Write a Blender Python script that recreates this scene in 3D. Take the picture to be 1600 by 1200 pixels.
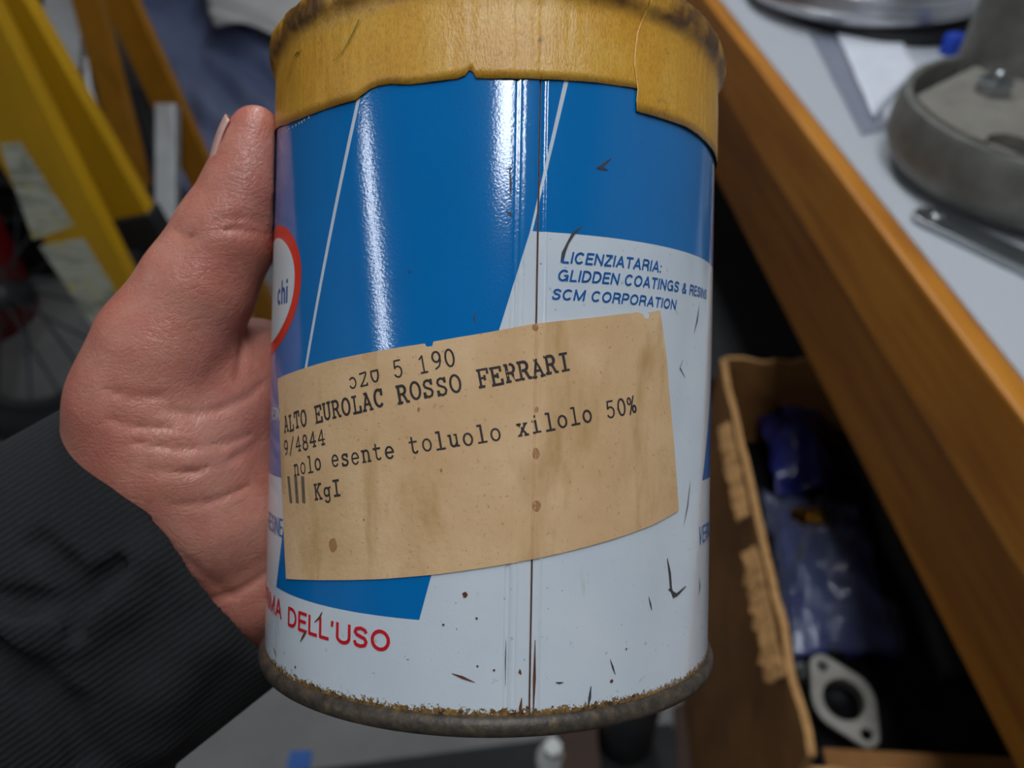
import bpy, bmesh, math, random
import numpy as np
from mathutils import Vector, Matrix, noise
try:
    import openvdb
except ImportError:
    import pyopenvdb as openvdb

random.seed(4)
S = bpy.context.scene
COL = S.collection
for o in list(bpy.data.objects):
    bpy.data.objects.remove(o)

# ------------------------------------------------------------------ camera
F = 1237.0                      # focal length in pixels of the 1600 x 1200 frame
PITCH = math.radians(42.0)      # looking down
CAM = Vector((0, 0, 1.30))
RT = Vector((1, 0, 0))
FW = Vector((0, math.cos(PITCH), -math.sin(PITCH)))
UP = Vector((0, math.sin(PITCH), math.cos(PITCH)))
cd = bpy.data.cameras.new('camera')
cam = bpy.data.objects.new('camera', cd)
COL.objects.link(cam)
cam.matrix_world = Matrix(((RT.x, UP.x, -FW.x, CAM.x), (RT.y, UP.y, -FW.y, CAM.y), (RT.z, UP.z, -FW.z, CAM.z), (0, 0, 0, 1)))
cd.sensor_width = 36
cd.lens = F * 36 / 1600
cd.clip_start = 0.01
cd.clip_end = 30
cd.dof.use_dof = True
cd.dof.focus_distance = 0.143
cd.dof.aperture_fstop = 15.0
S.camera = cam

# ------------------------------------------------------------------ world, exposure
w = bpy.data.worlds.new('world')
S.world = w
w.use_nodes = True
w.node_tree.nodes['Background'].inputs[0].default_value = (0.7, 0.78, 0.9, 1)
w.node_tree.nodes['Background'].inputs[1].default_value = 0.05
S.view_settings.view_transform = 'Standard'
S.view_settings.look = 'None'
S.view_settings.exposure = 0.0
S.view_settings.gamma = 1.0
S.view_settings.use_curve_mapping = False

# fluorescent fixtures under the ceiling: (x, y centre, length, emission strength, half width)
CEIL = 2.45
FIXTURES = [(0.15, 0.08, 1.30, 16.0, 0.10), (-1.95, -0.62, 1.25, 14.0, 0.06), (0.05, 1.75, 1.30, 15.5, 0.10)]  # third fixture is an addition that brightens bench and background


# ------------------------------------------------------------------ helpers
def ray(px, py):
    return RT * ((px - 800) / F) + UP * ((600 - py) / F) + FW


def cam_pt(px, py, depth):
    return CAM + ray(px, py) * depth


def on_plane(px, py, axis, val):
    r = ray(px, py)
    return CAM + r * ((val - CAM[axis]) / r[axis])


def tag(o, label=None, cat=None, group=None, kind=None):
    if label: o['label'] = label
    if cat: o['category'] = cat
    if group: o['group'] = group
    if kind: o['kind'] = kind
    return o


def empty(name, loc=(0, 0, 0), rz=0.0, mw=None):
    o = bpy.data.objects.new(name, None)
    COL.objects.link(o)
    o.empty_display_size = 0.05
    if mw is not None:
        o.matrix_world = mw
    else:
        o.location = loc
        o.rotation_euler = (0, 0, rz)
    return o


def link(name, me, m, parent=None, smooth=False, bevel=0.0):
    o = bpy.data.objects.new(name, me)
    COL.objects.link(o)
    if m is not None and not me.materials:
        me.materials.append(m)
    if parent is not None:
        o.parent = parent
    if smooth:
        me.polygons.foreach_set('use_smooth', [True] * len(me.polygons))
    if bevel:
        b = o.modifiers.new('bevel', 'BEVEL')
        b.width = bevel
        b.segments = 2
        b.limit_method = 'ANGLE'
        b.angle_limit = math.radians(35)
    return o


def mesh(verts, faces):
    me = bpy.data.meshes.new('m')
    me.from_pydata([tuple(v) for v in verts], [], faces)
    me.update()
    return me


def box_vf(x0, x1, y0, y1, z0, z1):
    v = [(x, y, z) for z in (z0, z1) for y in (y0, y1) for x in (x0, x1)]
    f = [(0, 2, 3, 1), (4, 5, 7, 6), (0, 1, 5, 4), (2, 6, 7, 3), (0, 4, 6, 2), (1, 3, 7, 5)]
    return v, f


def box(name, x0, x1, y0, y1, z0, z1, m, parent=None, bevel=0.0):
    return link(name, mesh(*box_vf(x0, x1, y0, y1, z0, z1)), m, parent, bevel=bevel)


def beam_mesh(a, b, side, wd, th):
    """rectangular bar from a to b, width wd along 'side', thickness th across"""
    a, b = Vector(a), Vector(b)
    d = (b - a).normalized()
    s = Vector(side)
    s = (s - d * s.dot(d)).normalized()
    n = d.cross(s)
    v = []
    for p in (a, b):
        for i, j in ((-1, -1), (1, -1), (1, 1), (-1, 1)):
            v.append(p + s * (i * wd / 2) + n * (j * th / 2))
    f = [(3, 2, 1, 0), (4, 5, 6, 7), (0, 1, 5, 4), (1, 2, 6, 5), (2, 3, 7, 6), (3, 0, 4, 7)]
    return mesh(v, f)


def tube_mesh(pts, r, n=12, close=True):
    pts = [Vector(p) for p in pts]
    rs = r if isinstance(r, (list, tuple)) else [r] * len(pts)
    v, f = [], []
    ref = Vector((0.3, 0.2, 0.93))
    for i, p in enumerate(pts):
        d = (pts[min(i + 1, len(pts) - 1)] - pts[max(i - 1, 0)]).normalized()
        a = d.cross(ref).normalized()
        b = d.cross(a)
        for k in range(n):
            t = 2 * math.pi * k / n
            v.append(p + (a * math.cos(t) + b * math.sin(t)) * rs[i])
    for i in range(len(pts) - 1):
        for k in range(n):
            f.append((i * n + k, i * n + (k + 1) % n, (i + 1) * n + (k + 1) % n, (i + 1) * n + k))
    if close:
        f.append(tuple(range(n - 1, -1, -1)))
        f.append(tuple(range((len(pts) - 1) * n, len(pts) * n)))
    return mesh(v, f)


def lathe_mesh(prof, n=64, cap0=False, cap1=False):
    """prof: list of (r, z)"""
    v, f = [], []
    for r, z in prof:
        for k in range(n):
            t = 2 * math.pi * k / n
            v.append((r * math.cos(t), r * math.sin(t), z))
    for i in range(len(prof) - 1):
        for k in range(n):
            f.append((i * n + k, i * n + (k + 1) % n, (i + 1) * n + (k + 1) % n, (i + 1) * n + k))
    if cap0: f.append(tuple(range(n - 1, -1, -1)))
    if cap1: f.append(tuple(range((len(prof) - 1) * n, len(prof) * n)))
    return mesh(v, f)


def prism_mesh(outline, holes, h):
    """extruded plate with holes, outline/holes as 2-D loops, z from 0 to h"""
    bm = bmesh.new()
    edges = []
    for lp in [outline] + holes:
        vs = [bm.verts.new((x, y, 0)) for x, y in lp]
        edges += [bm.edges.new((vs[i], vs[(i + 1) % len(vs)])) for i in range(len(vs))]
    r = bmesh.ops.triangle_fill(bm, use_beauty=True, use_dissolve=False, edges=edges, normal=(0, 0, 1))
    faces = [g for g in r['geom'] if isinstance(g, bmesh.types.BMFace)]
    ex = bmesh.ops.extrude_face_region(bm, geom=faces)
    for g in ex['geom']:
        if isinstance(g, bmesh.types.BMVert):
            g.co.z += h
    bmesh.ops.recalc_face_normals(bm, faces=bm.faces)
    me = bpy.data.meshes.new('m')
    bm.to_mesh(me)
    bm.free()
    return me


def circle(cx, cy, r, n=24):
    return [(cx + r * math.cos(2 * math.pi * k / n), cy + r * math.sin(2 * math.pi * k / n)) for k in range(n)]


# ------------------------------------------------------------------ materials
def srgb(r, g, b):
    def c(x):
        x /= 255.0
        return x / 12.92 if x <= 0.04045 else ((x + 0.055) / 1.055) ** 2.4
    return (c(r), c(g), c(b), 1.0)


class NT:
    def __init__(self, name):
        self.m = bpy.data.materials.new(name)
        self.m.use_nodes = True
        self.t = self.m.node_tree
        self.b = self.t.nodes['Principled BSDF']
        self.tc = self.t.nodes.new('ShaderNodeTexCoord')

    def node(self, typ, **kw):
        n = self.t.nodes.new(typ)
        for k, v in kw.items():
            if k in n.inputs:
                n.inputs[k].default_value = v
            else:
                setattr(n, k, v)
        return n

    def l(self, a, b):
        self.t.links.new(a, b)

    def mapping(self, scale=(1, 1, 1), rot=(0, 0, 0), src='Object'):
        n = self.node('ShaderNodeMapping')
        n.inputs['Scale'].default_value = scale
        n.inputs['Rotation'].default_value = rot
        self.l(self.tc.outputs[src], n.inputs['Vector'])
        return n.outputs['Vector']

    def noise(self, vec, scale, detail=4, rough=0.55, dist=0.0):
        n = self.node('ShaderNodeTexNoise')
        n.inputs['Scale'].default_value = scale
        n.inputs['Detail'].default_value = detail
        n.inputs['Roughness'].default_value = rough
        n.inputs['Distortion'].default_value = dist
        self.l(vec, n.inputs['Vector'])
        return n.outputs['Fac']

    def ramp(self, fac, stops):
        n = self.node('ShaderNodeValToRGB')
        e = n.color_ramp.elements
        while len(e) < len(stops): e.new(0.5)
        for i, (p, c) in enumerate(stops):
            e[i].position = p
            e[i].color = c if len(c) == 4 else (*c, 1)
        self.l(fac, n.inputs['Fac'])
        return n.outputs['Color']

    def mix(self, fac, a, b):
        n = self.node('ShaderNodeMix', data_type='RGBA')
        for s, x in ((n.inputs['Factor'], fac), (n.inputs['A'], a), (n.inputs['B'], b)):
            pass
        ia = [i for i in n.inputs if i.name == 'A' and i.type == 'RGBA'][0]
        ib = [i for i in n.inputs if i.name == 'B' and i.type == 'RGBA'][0]
        fi = [i for i in n.inputs if i.name == 'Factor' and i.type == 'VALUE'][0]
        for s, x in ((fi, fac), (ia, a), (ib, b)):
            if hasattr(x, 'is_linked') or hasattr(x, 'links'):
                self.l(x, s)
            else:
                s.default_value = x
        return [o for o in n.outputs if o.type == 'RGBA'][0]

    def math(self, op, a, b=None, clamp=False):
        n = self.node('ShaderNodeMath', operation=op, use_clamp=clamp)
        for i, x in enumerate((a, b)):
            if x is None: continue
            if hasattr(x, 'links'): self.l(x, n.inputs[i])
            else: n.inputs[i].default_value = x
        return n.outputs[0]

    def color(self, c):
        if hasattr(c, 'links'): self.l(c, self.b.inputs['Base Color'])
        else: self.b.inputs['Base Color'].default_value = c

    def bump(self, h, strength=0.3, dist=0.001):
        n = self.node('ShaderNodeBump')
        n.inputs['Strength'].default_value = strength
        n.inputs['Distance'].default_value = dist
        self.l(h, n.inputs['Height'])
        self.l(n.outputs['Normal'], self.b.inputs['Normal'])

    def set(self, rough=0.5, metal=0.0, **kw):
        self.b.inputs['Roughness'].default_value = rough
        self.b.inputs['Metallic'].default_value = metal
        for k, v in kw.items():
            self.b.inputs[k].default_value = v
        return self.m


def simple(name, c, rough=0.5, metal=0.0, var=0.18, scale=40.0, bump=0.0, bscale=None, bdist=0.001, stretch=(1, 1, 1)):
    n = NT(name)
    v = n.mapping(scale=stretch)
    f = n.noise(v, scale)
    lo = tuple(x * (1 - var) for x in c[:3]) + (1,)
    hi = tuple(min(1, x * (1 + var)) for x in c[:3]) + (1,)
    n.color(n.ramp(f, [(0.3, lo), (0.7, hi)]))
    if bump:
        n.bump(n.noise(v, bscale or scale * 3), bump, bdist)
    return n.set(rough, metal)


M = {}
TAPE_STAIN_Z = 0.1275         # height on the can where the lid bead begins
# tin enamel, white
n = NT('white_enamel')
v = n.mapping()
sp = n.noise(v, 900, 3, 0.7)
sepz = n.node('ShaderNodeSeparateXYZ')
n.l(n.tc.outputs['Object'], sepz.inputs[0])
# rust creeping up from the bottom seam, 3 mm tall with a ragged edge
h = n.math('SUBTRACT', 1.0, n.math('MULTIPLY', n.math('SUBTRACT', sepz.outputs['Z'], 0.0035), 300.0), clamp=True)
rg = n.noise(v, 1100, 5, 0.75)
rustf = n.math('GREATER_THAN', n.math('ADD', n.math('MULTIPLY', h, 0.34), n.math('MULTIPLY', rg, 0.6)), 0.53)
rustc = n.ramp(n.noise(v, 800), [(0.35, srgb(70, 48, 30)), (0.65, srgb(150, 115, 60))])
blot = n.noise(v, 45, 3)
base = n.ramp(blot, [(0.3, srgb(203, 211, 219)), (0.7, srgb(216, 221, 226))])
spk = n.ramp(sp, [(0.70, (0, 0, 0)), (0.74, (0.9, 0.9, 0.9))])
c1 = n.mix(spk, base, srgb(95, 90, 95))
sm1 = n.ramp(n.noise(v, 330, 4, 0.7), [(0.66, (0, 0, 0)), (0.74, (0.6, 0.6, 0.6))])
c1 = n.mix(sm1, c1, srgb(128, 126, 128))
sm2 = n.ramp(n.noise(n.mapping(scale=(1, 1, 0.25)), 210, 4, 0.65), [(0.66, (0, 0, 0)), (0.78, (0.45, 0.45, 0.45))])
c1 = n.mix(sm2, c1, srgb(150, 132, 96))
n.color(n.mix(rustf, c1, rustc))
n.bump(n.noise(v, 2000, 2), 0.10, 0.0002)
M['white'] = n.set(0.12, 0.0, IOR=1.7)
# blue and red print, glossy varnish
def print_mat(name, c):
    n = NT(name)
    v = n.mapping()
    spk = n.ramp(n.noise(v, 700, 3, 0.7), [(0.74, (0, 0, 0)), (0.77, (1, 1, 1))])
    lo = tuple(x * 0.93 for x in c[:3]) + (1,)
    b = n.ramp(n.noise(v, 60), [(0.3, lo), (0.7, c)])
    n.color(n.mix(spk, b, srgb(70, 110, 140)))
    n.bump(n.noise(v, 2000, 2), 0.10, 0.0002)
    return n.set(0.10, 0.0, IOR=1.75)
M['blue'] = print_mat('blue_print', srgb(0, 112, 184))
M['red'] = simple('red_print', srgb(226, 50, 28), 0.25, var=0.05)
M['redtxt'] = simple('red_letter_print', srgb(205, 28, 40), 0.3, var=0.06)
M['bluetxt'] = simple('blue_letter_print', srgb(22, 92, 160), 0.3, var=0.06)
M['whitetxt'] = simple('white_letter_print', srgb(212, 220, 222), 0.3, var=0.05)
M['scuff'] = simple('scuff_mark', srgb(62, 58, 60), 0.6, var=0.3, scale=900)
M['rustspot'] = simple('rust_mark', srgb(92, 52, 26), 0.7, var=0.35, scale=900)
M['ink'] = simple('typewriter_ink', srgb(52, 44, 44), 0.8, var=0.35, scale=1500)
M['smudge'] = simple('smudged_ink', srgb(104, 88, 74), 0.8, var=0.3, scale=1500)
n = NT('rusty_steel')
v = n.mapping()
n.color(n.ramp(n.noise(v, 420, 6, 0.7), [(0.35, srgb(58, 50, 44)), (0.55, srgb(84, 74, 64)), (0.72, srgb(120, 98, 62))]))
n.bump(n.noise(v, 900, 4), 0.4, 0.0004)
M['rust'] = n.set(0.5, 0.35)
# masking tape
n = NT('masking_tape')
v = n.mapping(scale=(1, 1, 0.42))
crepe = n.noise(v, 2600, 4, 0.65)
v2 = n.mapping()
big = n.noise(v2, 55, 4, 0.6)
c0 = n.ramp(big, [(0.3, srgb(206, 142, 34)), (0.5, srgb(222, 162, 48)), (0.72, srgb(228, 178, 76))])
c1 = n.mix(n.ramp(crepe, [(0.34, (0.45, 0.45, 0.45)), (0.55, (0, 0, 0))]), c0, srgb(160, 106, 28))
dirt = n.ramp(n.noise(v2, 320, 5, 0.7), [(0.62, (0, 0, 0)), (0.78, (0.8, 0.8, 0.8))])
c2 = n.mix(dirt, c1, srgb(92, 60, 24))
sep = n.node('ShaderNodeSeparateXYZ')
n.l(n.tc.outputs['Object'], sep.inputs[0])
# brown stain along the lid rim, ragged
st = n.math('MULTIPLY', n.math('SUBTRACT', sep.outputs['Z'], TAPE_STAIN_Z), 420.0, clamp=True)
st = n.math('MULTIPLY', st, n.ramp(n.noise(v2, 130, 4), [(0.36, (0.15, 0.15, 0.15)), (0.58, (0.95, 0.95, 0.95))]), clamp=True)
n.color(n.mix(st, c2, srgb(92, 56, 18)))
n.bump(crepe, 0.4, 0.0003)
M['tape'] = n.set(0.34, 0.0, IOR=1.7)
# label paper
n = NT('aged_paper')
v = n.mapping()
big = n.noise(v, 60, 5, 0.6)
c0 = n.ramp(big, [(0.3, srgb(206, 164, 116)), (0.55, srgb(220, 180, 134)), (0.75, srgb(228, 192, 150))])
fib = n.ramp(n.noise(v, 1300, 3, 0.7), [(0.62, (0, 0, 0)), (0.72, (0.7, 0.7, 0.7))])
c1 = n.mix(fib, c0, srgb(160, 116, 70))
v3 = n.mapping(scale=(1, 1, 0.3))
stn = n.ramp(n.noise(v3, 110, 4, 0.55, 0.4), [(0.54, (0, 0, 0)), (0.72, (0.75, 0.75, 0.75))])
n.color(n.mix(stn, c1, srgb(178, 134, 76)))
n.bump(n.noise(v, 700, 4), 0.25, 0.0003)
M['paper'] = n.set(0.75)
# skin
n = NT('skin')
v = n.mapping()
patch = n.noise(v, 38, 4, 0.6)
c0 = n.ramp(patch, [(0.3, srgb(182, 108, 90)), (0.5, srgb(198, 132, 112)), (0.7, srgb(206, 148, 128))])
mot = n.ramp(n.noise(v, 160, 4, 0.65), [(0.4, (0, 0, 0)), (0.7, (0.45, 0.45, 0.45))])
n.color(n.mix(mot, c0, srgb(184, 94, 82)))
vw = n.mapping(scale=(1.0, 0.45, 1.0), rot=(0, 0, math.radians(-35)), src='Object')
wr = n.noise(vw, 700, 4, 0.6, 0.6)
vor = n.node('ShaderNodeTexVoronoi', feature='DISTANCE_TO_EDGE')
vor.inputs['Scale'].default_value = 900
n.l(vw, vor.inputs['Vector'])
hh = n.math('ADD', wr, n.math('MULTIPLY', n.math('MINIMUM', vor.outputs['Distance'], 0.12), 3.0))
vf = n.mapping(scale=(0.35, 1.0, 1.0), rot=(0, 0, math.radians(20)))
fold1 = n.noise(vf, 260, 3, 0.6, 1.2)
fold1 = n.math('ABSOLUTE', n.math('SUBTRACT', fold1, 0.5))
hh = n.math('ADD', hh, n.math('MULTIPLY', n.math('MINIMUM', fold1, 0.05), 9.0))
n.bump(hh, 0.30, 0.0005)
M['skin'] = n.set(0.38, 0.0)
n.b.inputs['Subsurface Weight'].default_value = 0.12
n.b.inputs['Subsurface Radius'].default_value = (1.0, 0.35, 0.2)
n.b.inputs['Subsurface Scale'].default_value = 0.0025
M['nail'] = simple('fingernail', srgb(205, 160, 148), 0.25, var=0.1, scale=300)
M['nailtip'] = simple('nail_edge', srgb(205, 198, 180), 0.4, var=0.1, scale=300)
# black knit
n = NT('black_rib_knit')
v = n.mapping()
wv = n.node('ShaderNodeTexWave', wave_type='BANDS', bands_direction='Y')
wv.inputs['Scale'].default_value = 230
wv.inputs['Distortion'].default_value = 1.2
wv.inputs['Detail'].default_value = 2
wv.inputs['Detail Scale'].default_value = 1.5
n.l(v, wv.inputs['Vector'])
lint = n.ramp(n.noise(v, 1600, 2), [(0.5, srgb(20, 22, 24)), (0.82, srgb(38, 41, 43))])
n.color(n.mix(wv.outputs['Fac'], srgb(16, 18, 19), lint))
n.bump(n.math('ADD', wv.outputs['Fac'], n.math('MULTIPLY', n.noise(v, 1800, 2), 0.6)), 0.3, 0.0006)
M['knit'] = n.set(0.95)
n = NT('black_fleece')
v = n.mapping()
n.color(n.ramp(n.noise(v, 900, 3), [(0.4, srgb(15, 18, 18)), (0.75, srgb(36, 40, 40))]))
n.bump(n.noise(v, 900, 3), 0.5, 0.0006)
M['fleece'] = n.set(0.95)
# room
M['concrete'] = simple('concrete', srgb(128, 126, 124), 0.85, var=0.16, scale=6, bump=0.2, bscale=120)
M['plaster'] = simple('plaster', srgb(150, 148, 145), 0.9, var=0.05, scale=3)
M['ceil'] = simple('ceiling_paint', srgb(170, 170, 168), 0.9, var=0.04, scale=3)
# bench
n = NT('grey_laminate')
v = n.mapping()
n.color(n.ramp(n.noise(v, 700, 2, 0.5), [(0.35, srgb(176, 178, 184)), (0.65, srgb(204, 206, 210))]))
M['laminate'] = n.set(0.5)
n = NT('varnished_wood')
v = n.mapping(scale=(1, 0.08, 1))
n.color(n.ramp(n.noise(v, 60, 6, 0.6), [(0.3, srgb(164, 98, 22)), (0.55, srgb(196, 124, 32)), (0.75, srgb(208, 138, 46))]))
M['wood'] = n.set(0.45)
M['woodworn'] = simple('worn_wood_edge', srgb(196, 132, 58), 0.6, var=0.25, scale=60, stretch=(1, 0.2, 1))
M['alu'] = simple('aluminium', srgb(196, 196, 198), 0.32, 1.0, var=0.08, scale=30)
M['alupaint'] = simple('dull_aluminium', srgb(176, 176, 176), 0.5, 0.4, var=0.08, scale=30)
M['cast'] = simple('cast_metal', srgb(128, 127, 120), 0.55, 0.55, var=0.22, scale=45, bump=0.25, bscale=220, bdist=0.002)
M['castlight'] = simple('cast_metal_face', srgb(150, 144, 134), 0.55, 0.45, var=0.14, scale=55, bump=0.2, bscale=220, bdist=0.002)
M['steel'] = simple('steel', srgb(165, 168, 170), 0.3, 0.95, var=0.1, scale=30)
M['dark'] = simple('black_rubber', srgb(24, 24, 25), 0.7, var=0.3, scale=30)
M['darkgrey'] = simple('dark_grey_metal', srgb(64, 66, 68), 0.5, 0.4, var=0.25, scale=25)
M['slip'] = simple('white_paper', srgb(222, 224, 232), 0.8, var=0.04, scale=30)
M['bluecap'] = simple('blue_plastic', srgb(30, 70, 190), 0.4, var=0.1)
M['bluetape'] = simple('blue_masking_tape', srgb(60, 104, 176), 0.8, var=0.1)
n = NT('cardboard')
v = n.mapping(scale=(1, 1, 1))
n.color(n.ramp(n.noise(v, 14, 5, 0.6), [(0.3, srgb(126, 82, 38)), (0.7, srgb(156, 106, 54))]))
n.bump(n.noise(n.mapping(scale=(1, 1, 0.1)), 260, 2), 0.25, 0.001)
M['card'] = n.set(0.85)
M['cardedge'] = simple('torn_cardboard_edge', srgb(190, 142, 88), 0.9, var=0.2, scale=120)
M['brass'] = simple('brass', srgb(196, 150, 62), 0.3, 1.0, var=0.12, scale=60)
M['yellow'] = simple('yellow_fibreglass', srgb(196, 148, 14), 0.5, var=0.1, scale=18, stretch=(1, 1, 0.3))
M['yellowrear'] = simple('shaded_amber_fibreglass', srgb(164, 108, 12), 0.5, var=0.12, scale=18)  # orange-yellow of the rear rails with their shade mixed into the colour
n = NT('worn_sticker')
v = n.mapping()
pr = n.ramp(n.noise(n.mapping(scale=(0.35, 0.35, 1.6)), 60, 3, 0.6), [(0.5, (0, 0, 0)), (0.62, (0.8, 0.8, 0.8))])
c0 = n.mix(pr, srgb(196, 196, 178), srgb(128, 130, 112))
n.color(n.mix(n.ramp(n.noise(v, 42, 3), [(0.58, (0, 0, 0)), (0.66, (0.7, 0.7, 0.7))]), c0, srgb(196, 186, 70)))
M['sticker'] = n.set(0.5)
M['redpaint'] = simple('red_paint', srgb(120, 12, 16), 0.4, var=0.15)
n = NT('blue_plastic_film')
v = n.mapping()
n.color(n.ramp(n.noise(v, 3, 3, 0.5), [(0.3, srgb(88, 100, 138)), (0.7, srgb(124, 132, 160))]))
n.bump(n.noise(v, 6, 2), 0.25, 0.02)
M['film'] = n.set(0.28)
M['cloth'] = simple('white_cloth', srgb(214, 210, 206), 0.9, var=0.05, scale=12, bump=0.3, bscale=60, bdist=0.004)
n = NT('clear_bag')
v = n.mapping()
n.color(srgb(110, 116, 150))
n.bump(n.noise(v, 60, 3), 0.5, 0.004)
M['bag'] = n.set(0.12)
n.b.inputs['Alpha'].default_value = 0.22
n.b.inputs['Coat Weight'].default_value = 0.6
n = NT('violet_bag')
v = n.mapping()
n.color(n.ramp(n.noise(v, 30, 3), [(0.35, srgb(26, 28, 84)), (0.7, srgb(58, 62, 128))]))
n.bump(n.noise(v, 60, 3), 0.5, 0.004)
M['violet'] = n.set(0.15)
M['blackfilm'] = simple('box_darkening_film', srgb(14, 14, 16), 0.25, var=0.2, scale=20)
M['umber'] = simple('dark_brown_wood', srgb(62, 40, 24), 0.7, var=0.2, scale=30)
M['whiteplastic'] = simple('white_plastic', srgb(220, 220, 216), 0.5, var=0.03)


def emission(name, c, s):
    m = bpy.data.materials.new(name)
    m.use_nodes = True
    t = m.node_tree
    t.nodes.remove(t.nodes['Principled BSDF'])
    e = t.nodes.new('ShaderNodeEmission')
    e.inputs[0].default_value = c
    e.inputs[1].default_value = s
    t.links.new(e.outputs[0], t.nodes['Material Output'].inputs[0])
    return m


# ------------------------------------------------------------------ room
XL, XR, YB, YF = -3.0, 1.35, -2.4, 3.3
tag(box('floor', XL, XR, YB, YF, -0.1, 0.0, M['concrete']), 'grey concrete floor of the workshop', 'floor', kind='structure')
tag(box('ceiling', XL, XR, YB, YF, CEIL, CEIL + 0.1, M['ceil']), 'pale painted ceiling above the workshop', 'ceiling', kind='structure')
tag(box('wall_left', XL - 0.1, XL, YB, YF, -0.1, CEIL + 0.1, M['plaster']), 'pale wall on the ladder side', 'wall', kind='structure')
tag(box('wall_right', XR, XR + 0.1, YB, YF, -0.1, CEIL + 0.1, M['plaster']), 'pale wall behind the workbench', 'wall', kind='structure')
tag(box('wall_front', XL - 0.1, XR + 0.1, YF, YF + 0.1, -0.1, CEIL + 0.1, M['plaster']), 'pale end wall behind the plastic sheeting', 'wall', kind='structure')
tag(box('wall_back', XL - 0.1, XR + 0.1, YB - 0.1, YB, -0.1, CEIL + 0.1, M['plaster']), 'pale wall behind the camera', 'wall', kind='structure')

PLACE = ['straight above the can', 'above the far left side', 'added to brighten the bench and background']
for (fx, fy, fl, fs, fh), pl in zip(FIXTURES, PLACE):
    root = empty('fluorescent_fixture', (fx, fy, CEIL))
    tag(root, 'long white ceiling light with bright diffuser ' + pl, 'ceiling light', 'ceiling lights')
    box('housing', -fh - 0.02, fh + 0.02, -fl / 2 - 0.02, fl / 2 + 0.02, -0.045, 0, M['whiteplastic'], root, 0.004)
    v, f = [], []
    prof = [(-fh, -0.045), (-fh * 0.92, -0.075), (-fh * 0.6, -0.09), (fh * 0.6, -0.09), (fh * 0.92, -0.075), (fh, -0.045)]
    for yy in (-fl / 2, fl / 2):
        v += [(a, yy, b) for a, b in prof]
    f = [(i, i + 1, i + 7, i + 6) for i in range(5)] + [tuple(range(5, -1, -1)), tuple(range(6, 12))]
    link('diffuser', mesh(v, f), emission('tube_light', (0.86, 0.93, 1.0, 1), fs), root)

# ------------------------------------------------------------------ the can
R = 0.050
D0 = 0.1866
ROLL = math.radians(1.05)
TILT = math.radians(0.9)
ax = (UP * math.cos(ROLL) + RT * math.sin(ROLL)).normalized()
ax = (ax * math.cos(TILT) + FW * math.sin(TILT)).normalized()          # can axis
cx_ = (RT - ax * RT.dot(ax)).normalized()
cy_ = ax.cross(cx_)                                                     # away from the camera
mid = cam_pt(769.5, 600, D0)


def can_hit(px, py, M4, rad=R):
    inv = M4.inverted()
    o = inv @ CAM
    d = (inv.to_3x3() @ ray(px, py))
    a = d.x ** 2 + d.y ** 2
    b = 2 * (o.x * d.x + o.y * d.y)
    c = o.x ** 2 + o.y ** 2 - rad ** 2
    q = b * b - 4 * a * c
    s = (-b - math.sqrt(max(q, 0))) / (2 * a)
    p = o + d * s
    return math.atan2(p.x, -p.y), p.z


def can_matrix(base):
    return Matrix(((cx_.x, cy_.x, ax.x, base.x), (cx_.y, cy_.y, ax.y, base.y), (cx_.z, cy_.z, ax.z, base.z), (0, 0, 0, 1)))


MC = can_matrix(mid)
zb = can_hit(785, 1157, MC, R + 0.0012)[1]
MC = can_matrix(mid + ax * zb)


def uv(px, py):
    t, z = can_hit(px, py, MC)
    return (R * t, z)


ZC = uv(769, -18)[1]           # crease below the lid bead
ZT = ZC + 0.0050               # top of the bead
# seam cross-section: (pixel column at row 300, radial offset in mm)
SEAM = [(px, off) for px, off in ((786, 0.0), (798, 0.0), (802, -0.28), (806, -0.34), (809, 0.0), (811, 0.14), (814, 0.02), (817, 0.02), (819, 0.16),
                                  (822, 0.05), (838, 0.05), (840, -0.05), (841.0, -0.55), (842.6, -0.55), (843.5, -0.12), (852, -0.08), (855, 0.12), (858, -0.02), (872, 0.0))]
SEAM = [(uv(px, 300)[0], off / 1000.0) for px, off in SEAM]


def rad_off(u):
    if u <= SEAM[0][0] or u >= SEAM[-1][0]:
        return 0.0
    for (a, b), (c, d) in zip(SEAM, SEAM[1:]):
        if a <= u <= c:
            k = (u - a) / (c - a)
            k = k * k * (3 - 2 * k)
            return b + (d - b) * k
    return 0.0


def wrap(u, z, off=0.0):
    t = u / R
    r = R + rad_off(u) + off
    return Vector((r * math.sin(t), -r * math.cos(t), z))


def wrap_normal(u):
    e = 1e-5
    dr = (rad_off(u + e) - rad_off(u - e)) / (2 * e)
    t = u / R
    rd = Vector((math.sin(t), -math.cos(t), 0))
    tg = Vector((math.cos(t), math.sin(t), 0))
    return (rd - tg * dr).normalized()


ULINES = sorted(set([round(k * 0.0011, 6) for k in range(-150, 151)] + [round(a[0], 6) for a in SEAM]))


def wrap_bm(bm, off, name, m, parent, normals=True):
    """cut a flat (u, z) mesh along the can's generators and roll it round the can"""
    bmesh.ops.triangulate(bm, faces=bm.faces[:])
    us = [v.co.x for v in bm.verts]
    lo, hi = min(us), max(us)
    for u in ULINES:
        if lo < u < hi:
            bmesh.ops.bisect_plane(bm, geom=bm.verts[:] + bm.edges[:] + bm.faces[:], dist=1e-7, plane_co=(u, 0, 0), plane_no=(1, 0, 0))
    nrm = []
    for v in bm.verts:
        u, z = v.co.x, v.co.y
        nrm.append(wrap_normal(u))
        v.co = wrap(u, z, off)
    me = bpy.data.meshes.new('m')
    bm.to_mesh(me)
    bm.free()
    me.polygons.foreach_set('use_smooth', [True] * len(me.polygons))
    if normals:
        me.normals_split_custom_set_from_vertices([tuple(x) for x in nrm])
    return link(name, me, m, parent)


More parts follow.
